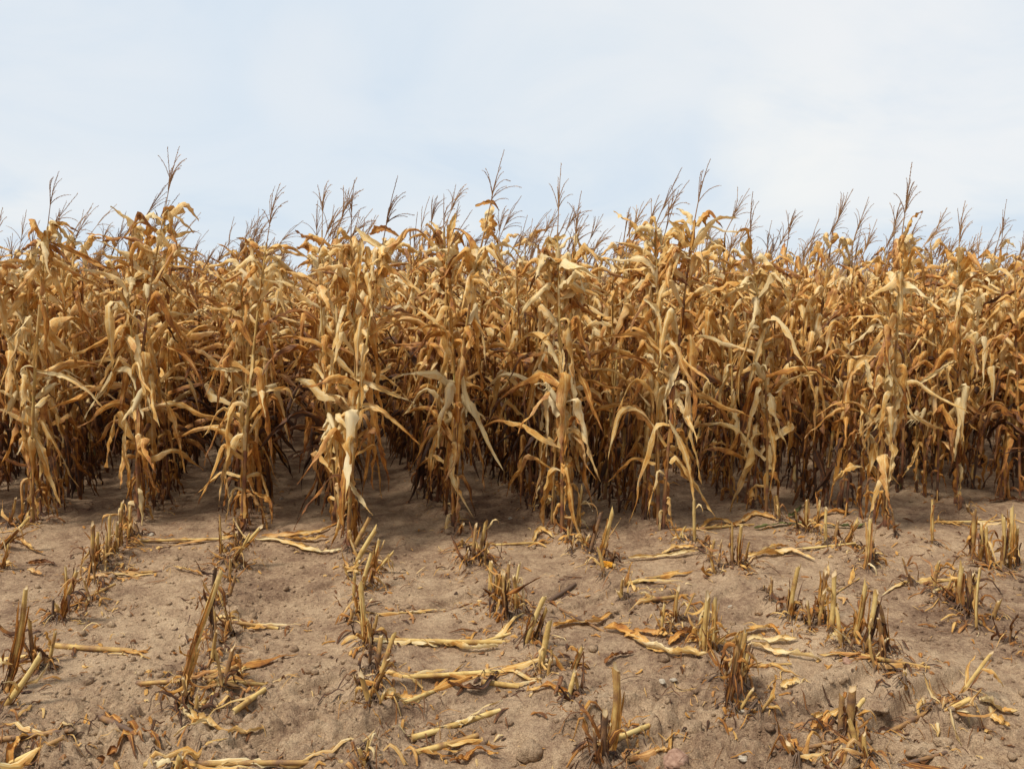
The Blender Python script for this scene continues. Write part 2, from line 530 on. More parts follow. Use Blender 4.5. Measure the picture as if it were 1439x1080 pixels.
def stone_material(name, c1, c2):
    m, t = mat_new(name)
    tco = N(t, 'ShaderNodeTexCoord')
    n = N(t, 'ShaderNodeTexNoise', ins={'Scale': 40.0, 'Detail': 5.0, 'Roughness': 0.65})
    L_(t, tco.outputs['Object'], n.inputs['Vector'])
    cr = ramp(t, [(0.38, c1), (0.62, c2)])
    L_(t, n.outputs['Fac'], cr.inputs[0])
    bs = N(t, 'ShaderNodeBsdfPrincipled', ins={'Roughness': 0.85, 'Specular IOR Level': 0.25})
    L_(t, cr.outputs[0], bs.inputs['Base Color'])
    bm = N(t, 'ShaderNodeBump', ins={'Strength': 0.6, 'Distance': 0.004})
    L_(t, n.outputs['Fac'], bm.inputs['Height']); L_(t, bm.outputs[0], bs.inputs['Normal'])
    out = N(t, 'ShaderNodeOutputMaterial'); L_(t, bs.outputs[0], out.inputs[0])
    return m


M_PINK = stone_material('pink_stone', (0.24, 0.135, 0.09), (0.40, 0.25, 0.175))
M_WHITE = stone_material('pale_stone', (0.30, 0.25, 0.19), (0.55, 0.48, 0.38))
M_KERNEL = stone_material('kernels', (0.60, 0.22, 0.02), (0.80, 0.42, 0.04))

# ------------------------------------------------------------------ layout of the rows (ends of the standing rows, read off the photograph)
ROWDIR = np.array((-math.sin(math.atan(289.5 / FPX)), math.cos(math.atan(289.5 / FPX)), 0.0))
ROWN = np.array((ROWDIR[1], -ROWDIR[0], 0.0))
ROW_ENDS = [(47, 738), (197, 738), (343, 748), (490, 772), (637, 742), (790, 752), (932, 748), (1076, 724), (1243, 748), (1342, 712)]
ends = [ground_pt(*e) for e in ROW_ENDS]
offs = [float(e @ ROWN) for e in ends]

STUBS = []      # (base px, top px, radius, look, clump, extras)


# ------------------------------------------------------------------ ground
def mounds():
    return [ground_pt(s[0][0], s[0][1]) for s in STUB_DATA]


# (base x, base y, top x, top y, radius cm, tone, style) grouped in clumps; style: s split top, l with leaf shreds, d dark bent, b bare
CLUMPS = [
    ("at the left edge below the first row", [
        (-2, 774, 40, 728, 1.6, .12, 'l'), (10, 745, 22, 700, 1.0, .35, 's'), (28, 742, 34, 706, 1.0, .3, 'b'), (0, 800, 12, 765, 1.0, .4, 'l')]),
    ("below the second row near the left", [
        (130, 812, 130, 736, 1.3, .25, 's'), (141, 806, 138, 748, 1.4, .30, 'l'), (149, 800, 150, 752, 1.1, .35, 'l'), (155, 792, 154, 724, 1.3, .16, 'b'),
        (163, 789, 165, 734, 1.2, .28, 's'), (172, 778, 172, 706, 1.2, .25, 'l'), (180, 770, 183, 712, 1.0, .30, 's')]),
    ("halfway down the left side", [
        (84, 878, 108, 802, 1.5, .42, 'l'), (90, 843, 92, 796, 0.8, .2, 'b'), (74, 874, 75, 843, 0.9, .85, 'b'), (130, 852, 118, 812, 0.9, .5, 'd')]),
    ("at the lower left edge", [
        (5, 968, 36, 828, 1.5, .35, 'l'), (-2, 990, 57, 920, 1.5, .18, 'b'), (50, 940, 40, 870, 1.2, .6, 'd')]),
    ("under the third row left of centre", [
        (254, 974, 311, 802, 1.55, .18, 'j'), (299, 895, 300, 796, 1.1, .7, 'd'), (318, 798, 366, 741, 1.4, .22, 'l'), (326, 800, 350, 752, 1.1, .4, 'l'), (310, 790, 309, 726, 0.8, .2, 's'),
        (330, 895, 316, 852, 0.9, .3, 'd')]),
    ("just below the fourth row", [
        (491, 785, 519, 728, 1.8, .35, 'b'), (497, 798, 529, 742, 1.8, .10, 'b'), (508, 830, 522, 778, 1.5, .16, 's'), (519, 826, 533, 758, 1.2, .22, 'l'), (524, 806, 552, 776, 1.0, .12, 'l'),
        (503, 868, 508, 826, 1.0, .3, 'l')]),
    ("in the middle left of centre", [
        (513, 914, 507, 824, 1.5, .12, 's'), (522, 920, 516, 868, 1.2, .35, 'l'), (532, 968, 553, 893, 1.4, .20, 'b'), (524, 985, 548, 925, 0.8, .55, 'd')]),
    ("below the fifth row near the centre", [
        (663, 796, 669, 737, 1.3, .45, 'b'), (673, 793, 683, 733, 1.5, .22, 'b'), (682, 798, 684, 760, 1.0, .55, 'd'), (655, 800, 657, 770, 0.7, .5, 'd')]),
    ("in the thick tuft right of centre", [
        (689, 843, 690, 789, 1.5, .22, 'b'), (700, 853, 706, 803, 1.3, .2, 'l'), (713, 878, 708, 806, 1.2, .35, 'l'), (726, 871, 722, 809, 1.3, .26, 'l'), (718, 858, 730, 792, 0.9, .14, 's'),
        (706, 862, 716, 815, 1.1, .30, 'l'), (696, 850, 699, 808, 1.2, .5, 'd')]),
    ("on the fifth row past the thick tuft", [
        (736, 913, 765, 838, 1.5, .22, 'b'), (748, 910, 770, 852, 1.2, .5, 'd'), (757, 944, 772, 873, 1.7, .28, 'b'), (779, 948, 775, 914, 0.7, .6, 'b'), (802, 948, 816, 908, 1.2, .35, 'd'), (812, 985, 811, 945, 0.9, .55, 'd')]),
    ("at the bottom just right of the centre", [
        (846, 1084, 851, 996, 1.5, .8, 'd'), (856, 1054, 866, 938, 1.7, .2, 's'), (838, 1082, 836, 1024, 1.0, .6, 'd')]),
    ("below the sixth row", [
        (800, 758, 806, 722, 1.2, .4, 'b'), (827, 780, 845, 720, 1.5, .62, 'b'), (843, 788, 861, 718, 1.6, .14, 'l'), (855, 796, 866, 772, 1.0, .75, 'd'), (810, 746, 818, 684, 1.1, .12, 'l')]),
    ("below the seventh row", [
        (976, 770, 975, 702, 1.3, .0, 'b'), (970, 768, 970, 745, 0.9, .8, 'b'), (989, 772, 991, 750, 0.6, .7, 'd')]),
    ("in the lone tuft below the seventh row", [
        (951, 881, 953, 828, 1.1, .35, 's'), (957, 875, 972, 836, 0.7, .4, 'd'), (988, 928, 995, 838, 1.6, .10, 's'), (1000, 918, 1005, 842, 1.1, .2, 'l'), (984, 912, 985, 880, 1.1, .3, 'l'), (1008, 924, 1003, 900, .7, .5, 'd')]),
    ("between the seventh and eighth rows", [
        (1029, 802, 1029, 736, 0.9, .5, 'b'), (1040, 804, 1042, 738, 1.2, .4, 's'), (1046, 798, 1052, 762, 0.9, .5, 'd')]),
    ("in the shredded tuft right of centre", [
        (1021, 1002, 1040, 892, 1.4, .5, 'l'), (1034, 990, 1048, 888, 1.3, .15, 'l'), (1030, 1008, 1056, 968, 0.8, .25, 'd'), (1044, 975, 1050, 902, 1.0, .5, 'd')]),
    ("at the foot of the eighth row", [
        (1134, 756, 1134, 702, 1.3, .42, 's'), (1145, 758, 1152, 706, 1.2, .25, 'l'), (1161, 772, 1161, 714, 1.2, .14, 'b'), (1122, 752, 1120, 716, 0.9, .4, 'd')]),
    ("below the ninth row", [
        (1185, 772, 1206, 730, 1.4, .3, 'l'), (1217, 803, 1223, 730, 1.7, .08, 's'), (1229, 792, 1226, 755, 1.0, .6, 'd'), (1310, 770, 1310, 702, 1.0, .2, 'b')]),
    ("in the two-stalk clump at right", [
        (1109, 881, 1122, 796, 1.4, .22, 's'), (1103, 872, 1112, 826, 1.0, .6, 'd'), (1148, 874, 1160, 803, 1.6, .38, 'l'), (1166, 899, 1172, 806, 1.6, .12, 'b'), (1156, 886, 1154, 840, 1.2, .55, 'd')]),
    ("in the arched tuft at right", [
        (1197, 917, 1217, 818, 1.4, .3, 'l'), (1211, 927, 1231, 832, 1.4, .26, 'l'), (1238, 938, 1240, 868, 1.1, .45, 'd'), (1246, 920, 1240, 842, 1.2, .5, 'd'), (1204, 905, 1203, 860, 1.0, .5, 'l')]),
    ("in the short clump near the right edge", [
        (1350, 864, 1352, 794, 1.6, .2, 's'), (1359, 868, 1362, 804, 1.5, .45, 'l'), (1368, 858, 1368, 806, 1.3, .32, 'l'), (1373, 888, 1377, 798, 0.7, .15, 'b'), (1343, 856, 1345, 822, 1.1, .55, 'd')]),
    ("at the right edge below the last row", [
        (1366, 783, 1370, 717, 1.5, .18, 's'), (1378, 790, 1379, 736, 1.3, .28, 'l'), (1391, 797, 1386, 740, 1.2, .36, 'l'), (1407, 800, 1410, 726, 1.3, .3, 'l'), (1419, 797, 1422, 712, 1.4, .08, 's'),
        (1430, 792, 1428, 738, 1.2, .45, 'd')]),
    ("in the dark clump at lower right", [
        (1180, 1040, 1183, 979, 1.5, .75, 'b'), (1190, 1054, 1198, 968, 1.8, .5, 'b'), (1203, 1070, 1196, 1010, 1.2, .4, 'd'), (1196, 1015, 1214, 982, 1.2, .1, 'b'), (1222, 1085, 1210, 1030, 1.0, .35, 'd'), (1120, 1085, 1108, 1042, 1.4, .55, 'd')]),
    ("leaning alone at the lower right", [
        (1338, 984, 1393, 917, 0.9, .15, 'b'), (1312, 1022, 1358, 984, 1.3, .2, 'l'), (1346, 1012, 1356, 984, 0.9, .25, 'l'), (1418, 905, 1421, 880, 0.7, .7, 'd')]),
    ("at the bottom edge left of centre", [
        (520, 1084, 504, 1050, 1.0, .3, 'b'), (514, 1066, 518, 1040, 0.7, .2, 's'), (246, 1090, 254, 1062, 1.6, .15, 's'), (250, 1000, 262, 970, .8, .75, 'd')]),
]
BASES = np.array([ground_pt(s[0], s[1]) for _, c in CLUMPS for s in c])


def spaced(lo, hi, step, far, growth=1.16):
    a = list(np.arange(lo, hi, step))
    s, x = step, a[-1]
    while x < far:
        s *= growth; x += s; a.append(x)
    s, x, pre = step, lo, []
    while x > -far:
        s *= growth; x -= s; pre.append(x)
    return np.array(pre[::-1] + a)


GX = spaced(-4.3, 4.7, 0.0115, 900)
GY = spaced(2.45, 7.4, 0.0105, 900)
XX, YY = np.meshgrid(GX, GY)
near = np.clip(1 - (np.hypot(np.maximum(np.abs(XX) - 5, 0), np.maximum(np.abs(YY - 5) - 3.2, 0)) / 3), 0, 1)
wx, wy = XX + 0.12 * fbm(XX, YY, 3, 3, seed=5), YY + 0.12 * fbm(XX, YY, 3, 3, seed=6)
H = 0.030 * fbm(XX, YY, 0.55, 3, seed=1)
H += near * 0.034 * fbm(wx, wy, 3.2, 5, 0.55, seed=2)
# crusty clods: ridged billows, stronger near the bottom of the picture
cl = np.abs(fbm(wx, wy, 13, 4, 0.6, seed=3))
clm = np.clip(0.5 + 1.6 * fbm(XX, YY, 1.3, 2, seed=9), 0.08, 1) * np.clip(1.35 - (YY - 2.8) * 0.35, 0.35, 1.2)
rowd = np.min([np.abs(XX * ROWN[0] + YY * ROWN[1] - o) for o in offs], axis=0)
clm = clm * np.clip(np.maximum(.3 + .9 * np.exp(-(rowd / .17) ** 2), 1.2 - np.abs(YY - 2.9) * 1.0), 0, 1.2)
H += near * clm * 0.068 * (cl - 0.15)
H += near * clm * 0.022 * fbm(XX, YY, 38, 3, 0.65, seed=4)
# row ridges
ph = (XX * ROWN[0] + YY * ROWN[1])
for o in offs:
    H += near * 0.028 * np.exp(-((ph - o) / 0.13) ** 2)
# tyre lug marks: two tracks crossing in front
def tyre(y0, tilt, halfw, pitch, ang, depth, x0, x1, seed):
    yc = y0 + tilt * XX
    dv = (YY - yc) / halfw
    band = np.clip(1.25 - np.abs(dv), 0, 0.35) / 0.35 * np.clip((XX - x0) / 0.3, 0, 1) * np.clip((x1 - XX) / 0.3, 0, 1)
    s = (XX * math.cos(ang) - (YY - yc) * math.sin(ang)) / pitch + 0.12 * fbm(XX, YY, 2.5, 3, seed=seed)
    w = np.clip(np.cos(2 * np.pi * s) * 1.5 + .25, 0, 1)
    br = np.clip(0.75 + 1.0 * fbm(XX, YY, 2.2, 3, seed=seed + 1), 0.0, 1)
    return band * br * depth * (w ** 0.6 - 0.5)
H += tyre(3.17, 0.02, 0.26, 0.24, 0.95, 0.075, -1.3, 2.3, 41)
H += tyre(4.35, -0.05, 0.22, 0.22, 0.9, 0.035, -1.6, 1.6, 43)
H += tyre(2.72, 0.0, 0.2, 0.23, -0.8, 0.05, -2.5, 3.0, 45)
for b in BASES:
    i0, i1 = np.searchsorted(GX, b[0] - .22), np.searchsorted(GX, b[0] + .22)
    j0, j1 = np.searchsorted(GY, b[1] - .22), np.searchsorted(GY, b[1] + .22)
    sl = (slice(j0, j1), slice(i0, i1))
    r2 = (XX[sl] - b[0]) ** 2 + (YY[sl] - b[1]) ** 2
    H[sl] += 0.012 * np.exp(-r2 / 0.006)
# keep the ground's average at zero along the built zone
H -= H[(np.abs(XX) < 4) & (YY > 2.6) & (YY < 7)].mean()


def gh(x, y):
    i = int(np.clip(np.searchsorted(GX, x) - 1, 0, len(GX) - 2)); j = int(np.clip(np.searchsorted(GY, y) - 1, 0, len(GY) - 2))
    fx = (x - GX[i]) / (GX[i + 1] - GX[i]); fy = (y - GY[j]) / (GY[j + 1] - GY[j])
    return float(H[j, i] * (1 - fx) * (1 - fy) + H[j, i + 1] * fx * (1 - fy) + H[j + 1, i] * (1 - fx) * fy + H[j + 1, i + 1] * fx * fy)


gg = Geo()
gg.add(np.stack([XX, YY, H], -1), grid_faces(len(GY), len(GX)), np.zeros((XX.size, 3)))
ground = link('ground', gg.mesh('ground', [M_SOIL]))
tag(ground, 'bare brown crusted soil with tyre marks and low row ridges', 'ground', kind='structure')


# ------------------------------------------------------------------ corn plants
def stalk_path(height, lean, n):
    t = np.linspace(0, 1, n)
    a = R(0, 6.28)
    bend = R(0.0, 0.06)
    P = np.stack([lean[0] * t ** 1.6 + bend * np.sin(t * 2.6) * math.cos(a), lean[1] * t ** 1.6 + bend * np.sin(t * 2.6) * math.sin(a), height * t], -1)
    P[:, :2] -= P[0, :2]
    return P


def make_tassel(g, p, d, lod, big=1.0):
    """central spike and side branches above point p, direction d"""
    d = norm(np.asarray(d, float))
    ref = norm(np.cross(d, (0.3, 0.8, 0.1)))
    ref2 = np.cross(d, ref)
    ped = R(0.08, 0.19)
    Ls = R(0.24, 0.33) * big
    nb = int(R(3, 12)) if lod < 2 else int(R(2, 6))
    tone = R(0.2, 0.8)
    nod = R(0, .9)     # the side to which the tips nod
    nd = norm(np.array((1.0, R(-.6, .6), -.2)))
    specs = [(0.0, Ls + ped, 0.0, 0.0, 1.0)]
    for k in range(nb):
        specs.append((ped * 0.75 + R(0, 0.11), R(0.12, 0.23) * big, R(0, 6.28), R(0.08, 0.32) if R(0, 1) < .65 else R(.3, .9), 0.75))
    for (st, L, az, ang, th) in specs:
        n = [9, 7, 4][lod]
        t = np.linspace(0, 1, n)
        side = ref * math.cos(az) + ref2 * math.sin(az)
        a = ang * (0.75 + 0.7 * t) if ang else t * 0
        D = d * np.cos(a)[:, None] + side * np.sin(a)[:, None]
        D = D + nd * (nod * (0.35 if ang == 0 else 0.5) * t ** 2)[:, None] + np.array((0, 0, -1.0)) * ((0.0 if ang == 0 else 0.55) * t ** 2)[:, None]
        D = norm(D)
        P = p + d * st + np.concatenate([np.zeros((1, 3)), np.cumsum(D[:-1] * (L / (n - 1)), axis=0)])
        r0 = 0.0040 * th if lod == 0 else (0.0050 * th + .0006)
        prof = r0 * (1 - 0.6 * t)
        if lod: prof = prof * (1 + 0.5 * (np.arange(n) % 2))
        tube(g, P, prof, 3 if lod else 4, tone=tone)
        if lod < 2:
            m = int(L / (0.0095 if lod == 0 else 0.016))
            k0 = int(m * (0.42 if ang == 0 else 0.12))
            tt = np.linspace(k0 / m, 0.99, m - k0)
            Q = np.stack([np.interp(tt, t, P[:, c]) for c in range(3)], -1)
            TT = norm(np.stack([np.interp(tt, t, D[:, c]) for c in range(3)], -1))
            rn = rng.normal(0, 1, Q.shape)
            O = norm(rn - TT * (rn * TT).sum(1, keepdims=True))
            O2 = np.cross(TT, O)
            ll = rng.uniform(.009, .016, (len(Q), 1)) * (1.0 if lod == 0 else 1.3)
            w = rng.uniform(.0028, .0048, (len(Q), 1)) * (1.0 if lod == 0 else 1.35)
            out = norm(TT + O * rng.uniform(.25, .6, (len(Q), 1)))
            A = Q + O * 0.001; Bv = Q + out * ll * .5 + O2 * w; Cv = Q + out * ll; Dv = Q + out * ll * .5 - O2 * w
            V = np.stack([A, Bv, Cv, Dv], 1)
            C = np.zeros(V.shape); C[..., 2] = tone + rng.uniform(-.3, .2, (len(Q), 1))
            g.add(V, np.arange(len(Q) * 4).reshape(-1, 4), C)


def make_ear(g, p, az, lod):
    drop = R(0, 1) < 0.4
    el = R(-1.1, -.5) if drop else R(0.6, 1.2)
    d = np.array((math.cos(el) * math.cos(az), math.cos(el) * math.sin(az), math.sin(el)))
    L = R(.17, .23); r = R(.021, .028)
    n = 8 if lod == 0 else 5
    t = np.linspace(0, 1, n)
    a = np.array((math.cos(az), math.sin(az), 0))
    P = p + d * (t[:, None] * L) + a * 0.012
    tone = R(0.0, .5)
    tube(g, P, r * np.interp(t, [0, .15, .5, .85, 1], [.35, .85, 1, .6, .12]), 8 if lod == 0 else 5, tone=tone, wob=.10)
    for k in range(4 if lod == 0 else 2):
        aa = az + R(-1.2, 1.2)
        leaf(g, p + d * L * R(.1, .6) + a * .012, aa, R(.10, .22), R(.012, .024), el + R(-.2, .3), R(-1.4, el), .3, .6, R(-1, 1), 1.4, 7, 3 if lod == 0 else 2, tone=tone + R(-.1, .3))


def make_plant(H, lod=0, nleaf=None, crown=0,  pale=0.0, tassel=True, lean=None, tasdir=None, side_bias=0.0):
    """returns dict of Geo: stalk, leaf list, ear, tassel.  H = height of the stalk top below the tassel"""
    lean = lean if lean is not None else (R(-.08, .12), R(-.10, .05))
    nn = 11
    nseg = nn * 3 if lod == 0 else (nn if lod == 1 else 5)
    P = stalk_path(H, lean, nseg + 1)
    t = np.linspace(0, 1, nseg + 1)
    rad = 0.0125 * (1 - 0.62 * t ** 1.1) * R(.88, 1.12)
    tones = 0.20 + 0.55 * (1 - t) ** 2.2 + 0.3 * np.interp(t, np.linspace(0, 1, 8), rng.uniform(-.7, 1, 8)) - 0.1 * t  # stalk foot brown, its colour darkened further to deepen shade between rows
    st = Geo()
    if lod == 0:
        k = np.arange(nseg + 1) % 3
        rad = rad * np.where(k == 0, 1.22, np.where(k == 1, 1.12, 1.0))
        tones = tones + np.where(k == 0, .28, 0)
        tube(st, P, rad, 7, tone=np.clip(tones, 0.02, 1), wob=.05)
        for q in range(int(R(5, 9))):      # brace roots
            a = R(0, 6.28); z0 = R(.02, .07)
            tube(st, [(math.cos(a) * .008, math.sin(a) * .008, z0), (math.cos(a) * .03, math.sin(a) * .03, z0 * .55), (math.cos(a) * R(.045, .07), math.sin(a) * R(.045, .07), -.02)], [.0035, .003, .002], 4, tone=.8)
    else:
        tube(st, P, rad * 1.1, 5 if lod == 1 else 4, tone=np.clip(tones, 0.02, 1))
    out = {'stalk': st, 'leaf': [], 'ear': None, 'tassel': None}
    nl = nleaf or int(R(18, 23))
    if lod == 2: nl = 12
    zs = np.linspace(0.07 if lod < 2 else .35, 0.985, nl) + rng.uniform(-.02, .02, nl)
    if crown:
        zs = np.concatenate([zs, rng.uniform(.80, .99, crown)])
    a0 = R(0, 6.28)
    seg = [(18, 4), (10, 2), (6, 2)][lod]
    for i, z in enumerate(zs):
        z = min(max(z, .03), 1)
        p = np.array([np.interp(z, t, P[:, c]) for c in range(3)])
        az = a0 + (i % 2) * math.pi + R(-.9, .9)
        g = Geo()
        kind = R(0, 1)
        hz = z
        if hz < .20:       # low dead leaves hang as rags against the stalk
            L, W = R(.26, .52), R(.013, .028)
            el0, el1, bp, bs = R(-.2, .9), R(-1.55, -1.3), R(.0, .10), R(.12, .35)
            tone = R(.55, 1.0)  # dead brown leaf colour, deepened to paint in shade under the canopy
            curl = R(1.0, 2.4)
        elif hz < .80:
            L, W = R(.46, .88), R(.028, .052)
            if kind < .52:  # sharply broken over
                el0, el1, bp, bs = R(.4, 1.25), R(-1.55, -1.0), R(.04, .38), R(.05, .14)
            elif kind < .86:  # arch
                el0, el1, bp, bs = R(.3, 1.1), R(-1.1, -.1), R(.05, .3), R(.35, .8)
            else:          # hangs at once
                el0, el1, bp, bs = R(.2, .8), R(-1.55, -1.3), .02, R(.1, .25)
            tone = R(.12, .62) + max(0, .6 - hz) * 1.0  # lower leaves browner, with canopy shade added into their colour
            curl = R(.4, 1.7)
        else:
            L, W = R(.26, .54) * (1.15 - .4 * (hz - .8) / .2), R(.026, .048)
            if kind < .65:
                el0, el1, bp, bs = R(.5, 1.3), R(-1.5, -.4), R(.08, .5), R(.04, .14)
            else:
                el0, el1, bp, bs = R(.4, 1.2), R(-.9, .5), R(.1, .5), R(.1, .5)
            tone = R(.04, .55)
            curl = R(.4, 1.6)
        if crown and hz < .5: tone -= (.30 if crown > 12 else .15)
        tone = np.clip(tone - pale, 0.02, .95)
        nse = seg[0]
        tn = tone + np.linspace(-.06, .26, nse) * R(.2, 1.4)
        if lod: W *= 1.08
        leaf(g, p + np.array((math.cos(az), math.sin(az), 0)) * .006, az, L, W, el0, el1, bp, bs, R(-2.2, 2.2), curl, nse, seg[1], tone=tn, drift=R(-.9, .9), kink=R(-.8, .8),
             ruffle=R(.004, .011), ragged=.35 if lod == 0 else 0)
        out['leaf'].append(g)
    if lod == 0:
        # leaf sheaths wrapped around the stalk, torn along one side
        sh = Geo()
        for z in np.linspace(.05, .9, 8):
            if R(0, 1) < .75:
                tt = np.linspace(z, min(z + R(.07, .11), 1), 6)
                Q = np.stack([np.interp(tt, t, P[:, c]) for c in range(3)], -1)
                a = R(0, 6.28)
                S = np.tile(np.array((math.cos(a), math.sin(a), 0)), (6, 1))
                ribbon(sh, Q + np.array((-math.sin(a), math.cos(a), 0)) * .012, S, .034 * (1 - .4 * z), 2.3, 5, .002, tone=R(.15, .7), prof=np.array([.9, 1, 1, .95, .9, .5]))
        if sh.n:
            sh.f = [(f, 1) for f, _ in sh.f]
            st.merge(sh)
    if R(0, 1) < .62 and lod < 2:
        g = Geo()
        z = R(.36, .52)
        p = np.array([np.interp(z, t, P[:, c]) for c in range(3)])
        make_ear(g, p, R(0, 6.28), lod)
        out['ear'] = g
    if tassel:
        g = Geo()
        td = tasdir if tasdir is not None else norm(np.array((0.0, 0.0, 1.0)) + np.array((R(-.12, .12), R(-.12, .12), 0)))
        make_tassel(g, np.zeros(3), td, lod, R(.85, 1.2))
        out['tassel'] = g
    out['top'] = P[-1]
    return out


def plant_positions():
    rows = []
    for i, (o, e) in enumerate(zip(offs, ends)):
        rows.append((i, o, float(e @ ROWDIR)))
    # rows further right and left, outside the picture at the front edge
    o, k = offs[-1], 10
    edge_s = float(ends[-1] @ ROWDIR)
    while o < 22:
        o += R(.72, .78)
        # end of the row: follow the field edge (a line across in front of the camera)
        s = (5.95 + R(-.1, .15) - o * ROWN[1]) / ROWDIR[1]
        rows.append((k, o, s)); k += 1
    o = offs[0]
    k = -1
    while o > -16:
        o -= R(.72, .78)
        s = (5.85 + R(-.1, .15) - o * ROWN[1]) / ROWDIR[1]
        rows.append((k, o, s)); k -= 1
    pts = []
    for (i, o, s0) in rows:
        s, j = s0, 0
        while True:
            P = ROWN * (o + (R(-.09, .09) if j > 5 else R(-.05, .05) if j > 2 else (R(-.03, .03) if j else 0))) + ROWDIR * s
            if P[1] > 40: break
            hw = .655 * P[1]
            if abs(P[0]) < hw + (0.9 if P[1] < 9.5 else 1.6):
                pts.append((P[1], P[0], i, j, P))
            s += R(.10, .165) if P[1] < 16 else R(.14, .28)
            j += 1
    pts.sort(key=lambda q: q[0])
    return pts


pts = plant_positions()
inview = [q for q in pts if abs(q[1]) < .655 * q[0] + .25]
IND = set(id(q) for q in inview[:296])
print('plants', len(pts), 'last individual depth', inview[295][0])

# tips of the tassels of the row-end plants, as (row, tip px x, tip px y); the photograph's silhouette
TIPS = {0: (74, 240), 1: (246, 222), 2: (383, 262), 3: (548, 258), 4: (700, 232), 5: (782, 252), 6: (985, 228), 7: (1046, 275), 8: (1270, 250), 9: (1345, 284)}
ORD = ['first', 'second', 'third', 'fourth', 'fifth', 'sixth', 'seventh', 'eighth', 'ninth', 'tenth', 'eleventh', 'twelfth']
HERO_LABEL = {
    0: 'tall dead corn plant with pale stem at the front end of the leftmost row',
    1: 'tallest bunchy corn plant on the left, at the front end of the second row',
    2: 'dead corn plant with reddish lower stem at the front end of the third row',
    3: 'corn plant with pale leaves reaching right at the front end of the fourth row',
    4: 'corn plant with one big cream leaf hanging right, front end of the fifth row',
    5: 'corn plant with a long orange leaf to its right, front end of sixth row',
    6: 'tall corn plant whose tassel nods right, front end of the seventh row',
    7: 'corn plant with a pale hanging leaf bundle, front end of the eighth row',
    8: 'leaning pale corn plant with bare long tassel, front end of the ninth row',
    9: 'corn plant set slightly back at the front end of the tenth row',
}
